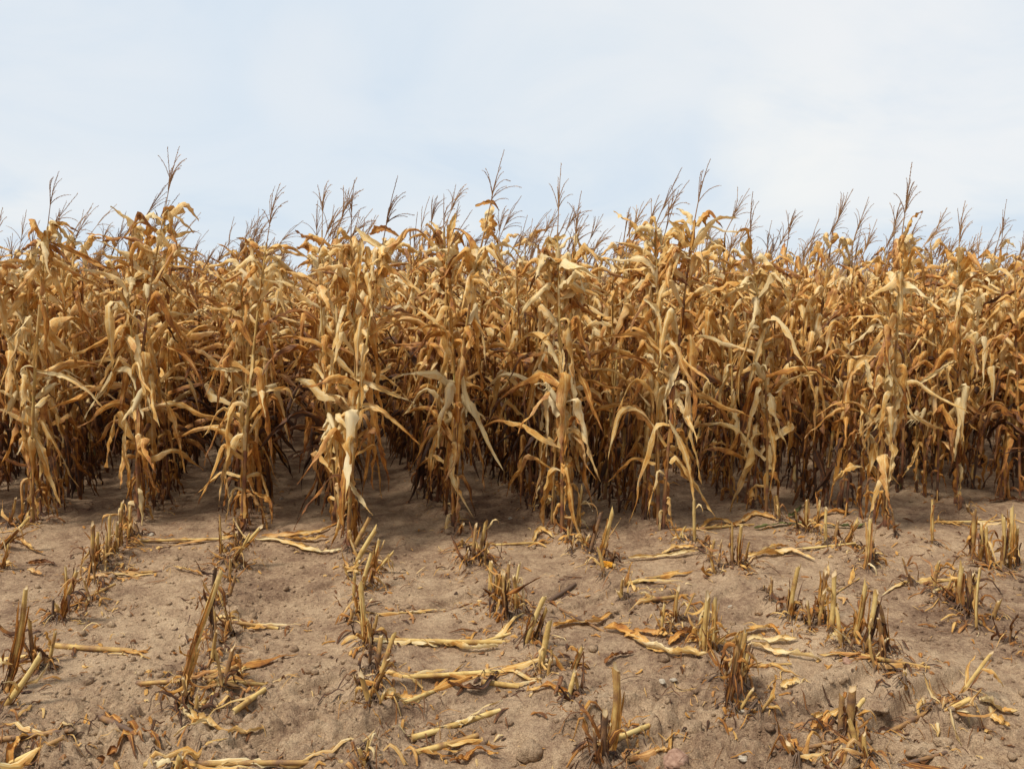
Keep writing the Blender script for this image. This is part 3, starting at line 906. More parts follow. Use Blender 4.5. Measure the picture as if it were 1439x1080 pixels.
# signature leaves: row -> list of (pixel path, half width cm, tone, depth offset, curl)
SIG = {
    0: [([(45, 500), (20, 480), (2, 466)], 3.0, .05, -.05, 1.2), ([(50, 520), (95, 530), (125, 550), (146, 574)], 2.6, .15, -.08, .9), ([(48, 610), (62, 640), (75, 680), (86, 712)], 2.8, .3, -.1, .9),
        ([(70, 340), (100, 352), (140, 372), (165, 380)], 3.0, .25, -.02, 1.0), ([(75, 318), (90, 314), (110, 326)], 1.8, .4, 0, .8)],
    1: [([(192, 470), (196, 500), (202, 540), (216, 584)], 3.3, .0, -.12, .7), ([(178, 595), (176, 630), (183, 665), (178, 700)], 2.6, .08, -.12, 1.0), ([(245, 290), (232, 300), (232, 320)], 3.2, .45, 0, .9),
        ([(230, 485), (262, 500), (280, 530), (292, 560)], 2.4, .4, -.05, .9), ([(232, 560), (244, 590), (252, 620), (260, 664)], 2.6, .3, .05, .9)],
    2: [([(340, 520), (318, 519), (290, 516)], 2.0, .0, -.08, .5), ([(346, 545), (380, 548), (404, 546), (412, 562)], 2.2, .05, -.06, .8), ([(350, 610), (372, 575), (384, 562), (386, 590)], 1.8, .3, -.08, .9),
        ([(320, 640), (318, 665), (322, 700)], 1.8, .12, -.1, 1.0), ([(356, 690), (380, 705), (383, 735)], 2.2, .55, -.1, .9), ([(330, 480), (320, 450), (330, 430)], 2.4, .1, -.05, .9)],
    3: [([(494, 480), (520, 470), (548, 455), (570, 448)], 2.0, .2, -.1, 1.0), ([(492, 528), (520, 540), (550, 552), (582, 566)], 2.4, .06, -.12, .8), ([(492, 572), (525, 572), (552, 590), (594, 628)], 2.6, .06, -.14, .7),
        ([(500, 320), (520, 340), (545, 348), (566, 340)], 3.4, .04, -.1, .6), ([(510, 330), (505, 370), (500, 420)], 4.2, .08, -.08, .7), ([(520, 330), (540, 322), (570, 338)], 3.0, .35, 0, .8),
        ([(486, 670), (500, 690), (512, 708), (524, 724)], 1.8, .0, -.15, .8), ([(500, 470), (512, 500), (508, 540)], 3.0, .1, -.1, .8)],
    4: [([(648, 520), (654, 555), (672, 590), (690, 630), (708, 662)], 3.4, .0, -.18, .5), ([(640, 620), (634, 660), (644, 690), (666, 728)], 3.0, .15, -.16, .9), ([(656, 590), (668, 612), (678, 650), (680, 690)], 1.8, .3, -.05, 1.0),
        ([(640, 300), (632, 330), (630, 360)], 4.0, .1, -.05, .8), ([(668, 290), (690, 284), (702, 296)], 2.2, .45, 0, .8), ([(618, 600), (606, 640), (606, 690)], 2.4, .35, -.08, 1.0)],
    5: [([(806, 510), (822, 540), (832, 570), (850, 612)], 3.4, .5, -.1, .5), ([(802, 610), (818, 625), (822, 650), (838, 674)], 1.6, .3, -.1, .9), ([(795, 330), (770, 350), (776, 400)], 4.0, .1, -.05, .8),
        ([(780, 480), (790, 500), (790, 530)], 3.6, .08, -.08, .8), ([(790, 560), (795, 600), (790, 650)], 3.0, .2, -.1, .9)],
    6: [([(934, 470), (950, 490), (962, 520), (988, 556)], 3.6, .12, -.18, .6), ([(955, 505), (942, 535), (934, 560), (938, 600)], 3.0, .03, -.15, .8), ([(940, 590), (960, 630), (972, 680), (976, 720)], 2.6, .1, -.15, .9),
        ([(930, 540), (905, 510), (870, 502), (845, 520)], 2.6, .35, -.05, .9), ([(940, 310), (960, 330), (950, 370)], 3.6, .2, -.05, .8), ([(905, 420), (925, 440), (930, 480)], 2.6, .05, -.1, .8)],
    7: [([(1090, 552), (1110, 534), (1150, 524), (1182, 560)], 2.0, .1, -.1, 1.2), ([(1100, 400), (1108, 430), (1100, 475)], 4.0, .03, -.1, .8), ([(1080, 590), (1088, 640), (1082, 690)], 2.8, .12, -.12, .9),
        ([(1075, 460), (1060, 510), (1048, 560)], 3.0, .2, -.1, .8), ([(1075, 540), (1062, 560), (1080, 600)], 2.4, .5, -.05, .9)],
    8: [([(1250, 520), (1268, 550), (1280, 580), (1316, 606)], 2.6, .03, -.12, .8), ([(1244, 600), (1252, 640), (1246, 690)], 3.0, .06, -.14, .8), ([(1216, 505), (1222, 540), (1232, 560)], 2.6, .05, -.1, .9),
        ([(1290, 540), (1320, 520), (1340, 505)], 2.2, .15, -.02, 1.0), ([(1228, 500), (1200, 520), (1180, 580)], 3.0, .4, 0, .9), ([(1292, 620), (1280, 650), (1268, 670)], 1.4, .1, -.06, 1.0)],
    9: [([(1345, 505), (1330, 520), (1342, 570)], 2.6, .3, -.05, .9), ([(1350, 560), (1375, 580), (1400, 576)], 2.2, .4, 0, .9)],
}

VAR = []
rng = np.random.default_rng(21)
for k in range(22):
    VAR.append(make_plant(R(2.02, 2.28), 0))
for k in range(8):
    VAR.append(make_plant(R(2.1, 2.3), 0, crown=9, pale=.08))
VARM = []
for k, v in enumerate(VAR):
    fol = Geo()
    for l in v['leaf']:
        fol.merge(l)
    VARM.append({'stalk': v['stalk'].mesh('stalk', [M_STALK, M_LEAF]), 'foliage': fol.mesh('foliage', [M_LEAF]),
                 'ear': v['ear'].mesh('ear', [M_HUSK]) if v['ear'] else None, 'tassel': v['tassel'].mesh('tassel', [M_TASSEL]), 'top': v['top'],
                 'leaf': None})


def tassel_rot(rz):
    lx, ly = R(.05, .65), R(-.15, .15)
    M = Matrix.Rotation(lx, 3, 'Y') @ Matrix.Rotation(ly, 3, 'X')
    return (Matrix.Rotation(-rz, 3, 'Z') @ M)


def place_variant(k, loc, rz, sc, lean, label, group, split=False):
    v = VARM[k]
    root = thing('corn_plant', label, 'corn plant', loc, group)
    root.rotation_mode = 'QUATERNION'
    root.rotation_quaternion = (Matrix.Rotation(lean[0], 3, 'Y') @ Matrix.Rotation(lean[1], 3, 'X') @ Matrix.Rotation(rz, 3, 'Z')).to_quaternion()
    root.scale = (sc, sc, sc)
    link('stalk', v['stalk'], root)
    if split:
        if v['leaf'] is None:
            v['leaf'] = [l.mesh('leaf', [M_LEAF]) for l in VAR[k]['leaf']]
        for l in v['leaf']:
            link('leaf', l, root)
    else:
        link('foliage', v['foliage'], root)
    if v['ear']:
        link('ear', v['ear'], root)
    t = link('tassel', v['tassel'], root, tuple(v['top']))
    t.rotation_mode = 'QUATERNION'
    t.rotation_quaternion = tassel_rot(rz).to_quaternion()
    return root


rng = np.random.default_rng(5)
mass_pts = []
for q in pts:
    Y, X, i, j, P = q
    if id(q) not in IND:
        mass_pts.append(q)
        continue
    z = gh(P[0], P[1]) if Y < 20 else 0
    loc = (P[0], P[1], z - .01)
    if i in TIPS and j == 0:
        tx, ty = TIPS[i]
        tip = at_depth(tx, ty, Y - .05)
        Hs = tip[2] - .38 - z
        lean = ((tip[0] - P[0]) * .82, -.05)
        v = make_plant(Hs, 0, nleaf=20, crown=15, pale=.12, lean=lean, tasdir=norm(np.array((tip[0] - P[0] - lean[0] + .02, -.03, .36))))
        root = thing('corn_plant', HERO_LABEL[i], 'corn plant', loc, 'corn plants at the front ends of the rows')
        link('stalk', v['stalk'].mesh('stalk', [M_STALK, M_LEAF]), root)
        for l in v['leaf']:
            link('leaf', l.mesh('leaf', [M_LEAF]), root)
        base = np.array(loc)
        for (path, w, tone, off, curl) in SIG.get(i, []):
            g = Geo()
            pp = np.array([at_depth(a, b, Y + off * (.25 + .75 * k2 / (len(path) - 1))) for k2, (a, b) in enumerate(path)]) - base
            leaf_path(g, pp, w / 100 * 1.05, roll=R(-.3, .3), twist=R(.2, .8), curl=curl, tone=tone + np.linspace(-.02, .25, 20) * R(.4, 1.2), ruffle=.007, ragged=.4)
            link('leaf', g.mesh('leaf', [M_LEAF]), root)
        e = v['ear']
        if e is None:
            e = Geo(); make_ear(e, np.array((lean[0] * .25, 0, Hs * .45)), R(3.6, 5.8), 0)
        link('ear', e.mesh('ear', [M_HUSK]), root)
        link('tassel', v['tassel'].mesh('tassel', [M_TASSEL]), root, tuple(v['top']))
        continue
    k = int(rng.integers(22, 30)) if (0 <= i <= 9 and j <= 3) else int(rng.integers(0, 22))
    rz = R(0, 6.28)
    sc = R(.81, 1.01) if Y < 9 else R(.78, .97)
    if 0 <= i <= 9 and j <= 3: sc = {0: 2.12, 1: 2.3, 2: 2.12, 3: 2.2, 4: 2.25, 5: 2.15, 6: 2.3, 7: 2.0, 8: 2.0, 9: 2.0}[i] * R(.84, .98) / VARM[k]['top'][2]
    lean = (R(-.07, .10), R(-.05, .05))
    if 0 <= i <= 9:
        if j <= 3:
            label = f'dry corn plant, {ORD[j]} from the front in the {ORD[i]} row from the left'
            group = 'corn plants near the front ends of the rows'
        else:
            label = f'dry corn plant behind the front few in the {ORD[i]} row from the left'
            group = f'corn plants further back in the {ORD[i]} row'
    elif i < 0:
        label, group = 'dry corn plant at the left edge, left of the first full row', 'corn plants at the left edge of the field'
    else:
        label, group = 'dry corn plant at the right, in the rows beyond the tenth', 'corn plants in the rows at the right edge'
    place_variant(k, loc, rz, sc, lean, label, group, split=(0 <= i <= 9 and j <= 2))

# the rest of the field as one mass
rng = np.random.default_rng(77)
def flat(v):
    """one Geo per plant with material slots 0 leaf 1 stalk 2 husk 3 tassel"""
    g = Geo()
    for l in v['leaf']: g.merge(l)
    def addm(o, m, off=None):
        h = Geo().merge(o, None, off)
        h.f = [(f, m) for f, _ in h.f]
        g.merge(h)
    addm(v['stalk'], 1)
    if v['ear']: addm(v['ear'], 2)
    t = Geo().merge(v['tassel']); t.f = [(f, 3) for f, _ in t.f]
    def pack(x):
        return np.concatenate(x.v), np.concatenate(x.c), [(np.concatenate([f for f, mm in x.f if mm == m and f.shape[1] == 4]), m) for m in sorted(set(mm for _, mm in x.f))]
    return pack(g), pack(t), v['top']
MID = [flat(make_plant(R(2.0, 2.25), 1)) for _ in range(14)]
FAR = [flat(make_plant(R(2.0, 2.25), 2)) for _ in range(10)]
field = Geo()
for q in mass_pts:
    Y, X, i, j, P = q
    (gv, gc, gf), (tv, tcx, tf), top = (MID if Y < 19 else FAR)[int(rng.integers(0, 10))] if Y >= 19 else MID[int(rng.integers(0, 14))]
    rz = R(0, 6.28); sc = R(.76, .96)
    M = np.array(Matrix.Rotation(R(-.07, .10), 3, 'Y') @ Matrix.Rotation(R(-.05, .05), 3, 'X') @ Matrix.Rotation(rz, 3, 'Z')) * sc
    Mt = M @ np.array(tassel_rot(rz))
    off = np.array((P[0], P[1], gh(P[0], P[1]) if Y < 20 else -.01))
    dt = R(-.12, .12)
    for (v, c, fs, MM, oo) in ((gv, gc, gf, M, off), (tv, tcx, tf, Mt, off + M @ top)):
        field.v.append(v @ MM.T + oo)
        field.c.append(c + np.array((0, 0, dt)))
        for f, m in fs: field.f.append((f + field.n, m))
        field.n += len(v)
fo = link('corn_field', field.mesh('corn_field', [M_FIELD, M_STALK, M_HUSK, M_TASSEL]))
tag(fo, 'mass of dry standing corn stretching back behind the front plants', 'corn field', kind='stuff')
print('field verts', field.n)


# ------------------------------------------------------------------ stubble
rng = np.random.default_rng(33)


def stub_stalk(g, P0, P1, r, tone, style):
    n = 11 if style != 'j' else 22
    t = np.linspace(0, 1, n)
    L = np.linalg.norm(P1 - P0)
    side = norm(np.array((R(-1, 1), R(-1, 1), 0)))
    P = P0 + (P1 - P0) * t[:, None] + side * (np.sin(t * 3.14) * R(-.03, .05) * L)[:, None]
    if style == 'd':
        P = P + np.array((R(-1, 1), R(-1, 0), 0)) * (t ** 3 * .10 * L)[:, None]
    rad = r * (1.12 - .22 * t)
    nd = R(.12, .18)
    s = (t * L + R(0, .1)) % nd
    node = s < (L / (n - 1)) * 1.01
    rad = rad * np.where(node, 1.17, 1.0)
    tn = tone + np.where(node, .22, 0) + np.interp(t, [0, .18, .4, 1], [.38, .18, .0, -.08]) + rng.uniform(-.06, .06, n)
    tube(g, P, rad, 9, tone=np.clip(tn, 0, 1), wob=.10, cap=1, flat=R(.78, 1.0))
    # cut the top on a slant
    v = g.v[0].reshape(n, 9, 3)
    T = norm(P[-1] - P[-2])
    slant = norm(np.array((R(-1, 1), R(-1, 1), 0)))
    dz = ((v[-1] - P[-1]) @ slant) * R(.6, 2.0) + rng.uniform(-.008, .009, 9) * (2.2 if style in 'sl' else 1)
    v[-1] += T[None] * dz[:, None]
    g.v[0] = v.reshape(-1, 3)
    g.v[1][:9] = v[-1]
    g.v[1][9:18] += T[None] * dz[:, None] * .7
    return P


def shreds(g, P, r, n, tone, long=1.0):
    for k in range(n):
        i = int(R(0, len(P) - 1.01) * R(.5, 1))
        p = P[i] + (P[min(i + 1, len(P) - 1)] - P[i]) * R(0, 1)
        az = R(0, 6.28)
        el0 = R(-.2, 1.4)
        leaf(g, p + np.array((math.cos(az), math.sin(az), 0)) * r * .8, az, R(.06, .2) * long, R(.006, .018), el0, R(-1.5, -.9) if R(0, 1) < .75 else R(.3, 1.3), R(0, .4), R(.15, .5),
             R(-3, 3), R(.8, 2.2), 8, 3, tone=np.clip(tone + R(-.25, .3), 0.02, .8), drift=R(-1.5, 1.5), ruffle=.004, ragged=.5)


def sheath(g, P, r, tone, strips):
    """torn sheath: strips standing along the stalk, ragged at the top"""
    n = 8
    for k in range(strips):
        a = k / strips * 6.28 + R(-.4, .4)
        t0, t1 = R(0, .25), R(.4, 1.02)
        t = np.linspace(t0, t1, n)
        T = norm(P[-1] - P[0])
        S0 = norm(np.cross(T, (math.cos(a), math.sin(a), .1)))
        O = np.cross(S0, T)
        flare = np.linspace(0, 1, n) ** 4 * R(0, .022)
        base = P[0] + (P[-1] - P[0]) * t[:, None]
        mid = np.array([np.interp(np.clip(t, 0, 1), np.linspace(0, 1, len(P)), P[:, c]) for c in range(3)]).T
        Q = mid + (base - mid) * (t > 1)[:, None] + O * (r * 1.10 + flare)[:, None]
        ribbon(g, Q, np.tile(S0, (n, 1)), r * R(.5, .95), .7, 3, .0025, tone=np.clip(tone + R(-.15, .3) + np.linspace(.25, 0, n), 0, 1), prof=np.array([.8, 1, 1, 1, .95, .9, .75, .45]), ragged=.3)


def roots(g, p, r):
    for k in range(int(R(7, 12))):
        a = R(0, 6.28); rr = R(.03, .075)
        q = p + np.array((math.cos(a) * rr, math.sin(a) * rr, -R(.004, .02)))
        m = (p + q) / 2 + np.array((0, 0, R(.012, .03)))
        tube(g, catmull([p + np.array((math.cos(a) * r * .8, math.sin(a) * r * .8, R(.012, .04))), m, q], 5), [.0034, .003, .0026, .002, .0014], 4, tone=R(.2, .9))


LOOK = {'s': 'split-topped', 'l': 'ragged leafy', 'd': 'bent shrivelled', 'b': 'bare cut', 'j': 'long jointed leaning'}
def shade(t): return 'pale' if t < .13 else ('golden' if t < .27 else ('tan' if t < .42 else ('brown' if t < .62 else 'dark')))
for (where, stubs) in CLUMPS:
    order = sorted(range(len(stubs)), key=lambda k: stubs[k][2])
    for k, s in enumerate(stubs):
        bx, by, tx, ty, rc, tone, style = s
        b = ground_pt(bx, by)
        b[2] = gh(b[0], b[1])
        tp = at_depth(tx, ty, b[1] + R(-.04, .03))
        r = rc / 100 * .80
        rank = order.index(k)
        label = f'{shade(tone)} {LOOK[style]} stub, {ORD[rank]} from left {where}'
        assert len(label.split()) <= 16, label
        root = thing('corn_stub', label, 'corn stub', tuple(b), 'cut corn stubs left in the soil')
        P0, P1 = np.array((0, 0, -.03)), tp - b
        g = Geo()
        P = stub_stalk(g, P0, P1, r, tone, style)
        link('stalk', g.mesh('stalk', [M_STUB, M_PITH]), root)
        if style in 'slj' or R(0, 1) < .75:
            g = Geo(); sheath(g, P, r, tone + .12, {'s': 4, 'l': 5, 'd': 3, 'b': 2, 'j': 5}[style])
            link('sheath', g.mesh('sheath', [M_LEAF]), root)
        g = Geo(); shreds(g, P, r, {'s': 3, 'l': 6, 'd': 6, 'b': 2, 'j': 8}[style], tone + .15, 1.2 if style in 'ld' else 1.0)
        link('leaf_shreds', g.mesh('leaf_shreds', [M_LEAF]), root)
        g = Geo(); roots(g, np.array((0, 0, 0.0)), r)
        link('roots', g.mesh('roots', [M_ROOT]), root)

# low remnants of stubs along the rows, between the taller ones
k = 0
while k < 84:
    i = int(rng.integers(0, 10))
    b = ends[i] - ROWDIR * R(.15, 2.9) + ROWN * rng.normal(0, .035)
    if b[1] < 3.0 or abs(b[0]) > .64 * b[1] or np.min(np.hypot(BASES[:, 0] - b[0], BASES[:, 1] - b[1])) < .05: continue
    if np.hypot(b[0] - ground_pt(851, 801)[0], b[1] - ground_pt(851, 801)[1]) < .16: continue
    b[2] = gh(b[0], b[1])
    root = thing('corn_stub', 'short broken stub remnant low in the soil, among the taller stubs', 'corn stub', tuple(b), 'low stub remnants')
    g = Geo()
    tone = R(.25, .7)
    P = stub_stalk(g, np.array((0, 0, -.03)), np.array((R(-.05, .05), R(-.03, .03), R(.04, .19))), R(.006, .012), tone, 's')
    link('stalk', g.mesh('stalk', [M_STUB, M_PITH]), root)
    g = Geo(); shreds(g, P, .01, 4, tone + .1, 1.0); link('leaf_shreds', g.mesh('leaf_shreds', [M_LEAF]), root)
    g = Geo(); roots(g, np.zeros(3), .01); link('roots', g.mesh('roots', [M_ROOT]), root)
    k += 1

# ------------------------------------------------------------------ stalks and leaves lying on the soil
# (x0,y0,x1,y1, radius cm, tone, leaves, label)
LYING = [
    (186, 767, 345, 762, .9, .10, 3, 'long thin pale stalk lying across the foot of the third row'),
    (125, 817, 228, 804, 1.0, .45, 5, 'brown leafy stalk lying right of the seven-stub clump'),
    (95, 863, 163, 827, 1.0, .55, 3, 'dull stalk lying slantwise beside the leaning left stub'),
    (70, 908, 186, 908, 1.4, .25, 1, 'thick pale stalk piece lying level on bare soil at left'),
    (-10, 921, 36, 920, 1.1, .15, 1, 'short yellow stalk at the left edge under the bent stub'),
    (193, 950, 254, 959, 1.1, .6, 1, 'short grey stalk with round cut end pointing left'),
    (302, 875, 391, 875, 1.1, .12, 3, 'pale stalk with bright cut end right of the long jointed stub'),
    (281, 1000, 346, 935, .9, .10, 1, 'pale slanting stalk crossing the litter heap at lower left'),
    (327, 1003, 373, 974, 1.3, .10, 1, 'short bright cut stalk on the right of the litter heap'),
    (292, 965, 378, 960, .9, .2, 3, 'thin level stalk crossing the middle of the litter heap'),
    (286, 962, 366, 926, .9, .5, 3, 'brown stalk slanting along the top of the litter heap'),
    (-10, 1033, 102, 1028, 1.2, .35, 4, 'split stalk with leaves lying at the bottom left edge'),
    (10, 1060, 90, 1046, 1.0, .05, 1, 'bright slender stalk in the bottom left corner'),
    (143, 1006, 190, 1039, 1.3, .75, 2, 'dark red stalk with pale broken end at lower left'),
    (203, 1076, 440, 1068, 1.1, .12, 6, 'very long pale stalk lying along the bottom edge at left'),
    (526, 903, 716, 901, 1.3, .12, 5, 'long thick golden stalk with torn leaf left of the centre tuft'),
    (672, 902, 718, 892, .9, .05, 1, 'short pale sliver resting at the right end of the thick golden stalk'),
    (560, 953, 712, 944, 1.0, .15, 5, 'long stalk with leaves below the thick golden stalk'),
    (676, 961, 729, 961, 1.3, .15, 1, 'stubby stalk with orange cut end below the golden stalk'),
    (563, 996, 618, 963, 1.1, .10, 4, 'slanting pale stalk with a crumpled leaf at its lower end'),
    (578, 1042, 703, 1005, 1.2, .06, 3, 'bright slanting stalk, upper of the pair at bottom centre'),
    (582, 1063, 672, 1037, 1.2, .10, 3, 'bright slanting stalk, lower of the pair at bottom centre'),
    (692, 762, 779, 759, .9, .10, 1, 'thin stalk with a leaf heap on its right between fifth and sixth rows'),
    (636, 775, 664, 771, .8, .4, 0, 'short brown twig left of the two upright stubs near centre'),
    (876, 826, 944, 804, 1.1, .16, 3, 'slanting stalk behind the two short pieces right of centre'),
    (906, 842, 967, 831, 1.2, .20, 2, 'short leafy stalk lying in front of the slanting stalk right of centre'),
    (768, 842, 850, 887, .7, .65, 1, 'dark red thin stem leading down into the big broken leaf'),
    (857, 1046, 912, 1027, 1.2, .18, 1, 'short golden stalk right of the tall stub at the bottom'),
    (770, 836, 808, 820, 1.4, .8, 0, 'thick grey weathered stalk piece right of the centre tuft'),
    (940, 748, 1060, 738, 1.0, .2, 4, 'leafy stalk lying between the seventh and eighth row ends'),
    (1127, 775, 1202, 774, .8, .06, 1, 'thin whitish stalk lying below the eighth row'),
    (1196, 768, 1240, 778, .7, .1, 1, 'thin whitish stalk lying behind the split stub below the ninth row'),
    (1312, 731, 1402, 735, .9, .12, 4, 'pale leafy stalk lying at the foot of the last row'),
    (1270, 823, 1342, 816, .9, .3, 4, 'golden leafy stalk lying left of the right-edge clump'),
    (1311, 843, 1343, 822, 1.1, .15, 1, 'short slanting stalk against the right-edge clump'),
    (1208, 939, 1306, 948, 1.0, .35, 3, 'brown stalk lying under the arched tuft'),
    (1250, 1021, 1335, 985, 1.0, .5, 2, 'dull slanting stalk running up to the lone leaning stub'),
    (1050, 941, 1112, 941, .6, .1, 1, 'thin straw lying below the broad leaf heap on the right'),
    (1125, 1058, 1215, 1055, .7, .8, 1, 'thin dark stalk behind the dark clump at lower right'),
    (1150, 850, 1208, 812, .6, .3, 1, 'thin straw slanting between the two clumps on the right'),
    (870, 1075, 900, 1052, .6, .3, 1, 'thin short straw at the bottom right of the tall stub'),
    (1385, 800, 1440, 806, .9, .6, 1, 'dark stalk lying along the foot of the right edge clump'),
    (920, 893, 990, 889, .7, .6, 1, 'thin brown straw lying left of the lone tuft'),
    (560, 862, 598, 858, .5, .15, 2, 'wispy pale straw right of the fourth row stubs'),
    (1255, 1078, 1330, 1070, .8, .7, 2, 'dark thin stalk at the bottom edge towards the right'),
]
rng = np.random.default_rng(8)
for (x0, y0, x1, y1, rc, tone, nl, label) in LYING:
    A, B = ground_pt(x0, y0), ground_pt(x1, y1)
    r = rc / 100
    n = 16
    t = np.linspace(0, 1, n)
    P = A + (B - A) * t[:, None]
    sd = norm(np.cross(B - A, (0, 0, 1)))
    P = P + sd * (np.sin(t * 3.1 * R(.6, 1.6) + R(0, 3)) * R(.001, .006))[:, None]
    zz = np.array([max(gh(p[0], p[1]), gh(p[0] + sd[0] * r, p[1] + sd[1] * r)) for p in P])
    # a stiff stalk rests on the high spots
    fit = np.polyfit(t, zz, 1)
    line = np.polyval(fit, t)
    P[:, 2] = line + np.maximum(0, np.quantile(zz - line, .7)) + r * .55
    c = P.mean(0)
    root = thing('fallen_stalk', label, 'corn stalk', tuple(c), 'broken stalks lying on the soil')
    P = P - c
    L = np.linalg.norm(B - A)
    s = (t * L + R(0, .1)) % R(.13, .19)
    node = s < (L / (n - 1)) * 1.01
    g = Geo()
    tn = tone + np.where(node, .28, 0) + np.interp(t, np.linspace(0, 1, 5), rng.uniform(-.12, .35, 5))
    tube(g, P, r * (1.05 - .2 * t) * np.where(node, 1.18, 1), 9, tone=np.clip(tn, 0, 1), wob=.10, cap=1, capstart=True, flat=.85)
    link('stalk', g.mesh('stalk', [M_STUB, M_PITH]), root)
    if nl:
        g = Geo()
        for k in range(int(nl * 1.4 + .5)):
            i = int(R(0, n - 1.01))
            ax = math.atan2(B[1] - A[1], B[0] - A[0]) + (0 if R(0, 1) < .7 else math.pi) + R(-.5, .5)
            Lf = R(.10, .30)
            Wf = R(.009, .026)
            p = P[i] + np.array((R(-.004, .004), R(-.006, .006), r * .4))
            m = 9
            tt = np.linspace(0, 1, m)
            aa = ax + R(-.25, .25) * tt
            Q = p + np.concatenate([np.zeros((1, 3)), np.cumsum(np.stack([np.cos(aa), np.sin(aa), 0 * aa], -1)[:-1] * Lf / (m - 1), axis=0)])
            hz = np.array([gh(q[0] + c[0], q[1] + c[1]) for q in Q]) - c[2] + .006
            Q[:, 2] = np.maximum(hz, p[2] * (1 - tt) ** 2 + hz * (1 - (1 - tt) ** 2)) + rng.uniform(0, .006, m) + R(0, .015) * np.sin(tt * 3.1)
            rr = R(-.5, .5) + np.interp(tt, [0, .5, 1], rng.uniform(-.4, .4, 3))
            S = np.stack([-np.sin(aa) * np.cos(rr), np.cos(aa) * np.cos(rr), np.sin(rr)], -1)
            ribbon(g, Q, S, Wf, R(.4, 1.1), 4, .003, tone=np.clip(tone * .75 + R(.0, .36), 0.02, 1), ragged=.4)
        link('leaf_shreds', g.mesh('leaf_shreds', [M_LEAF]), root)

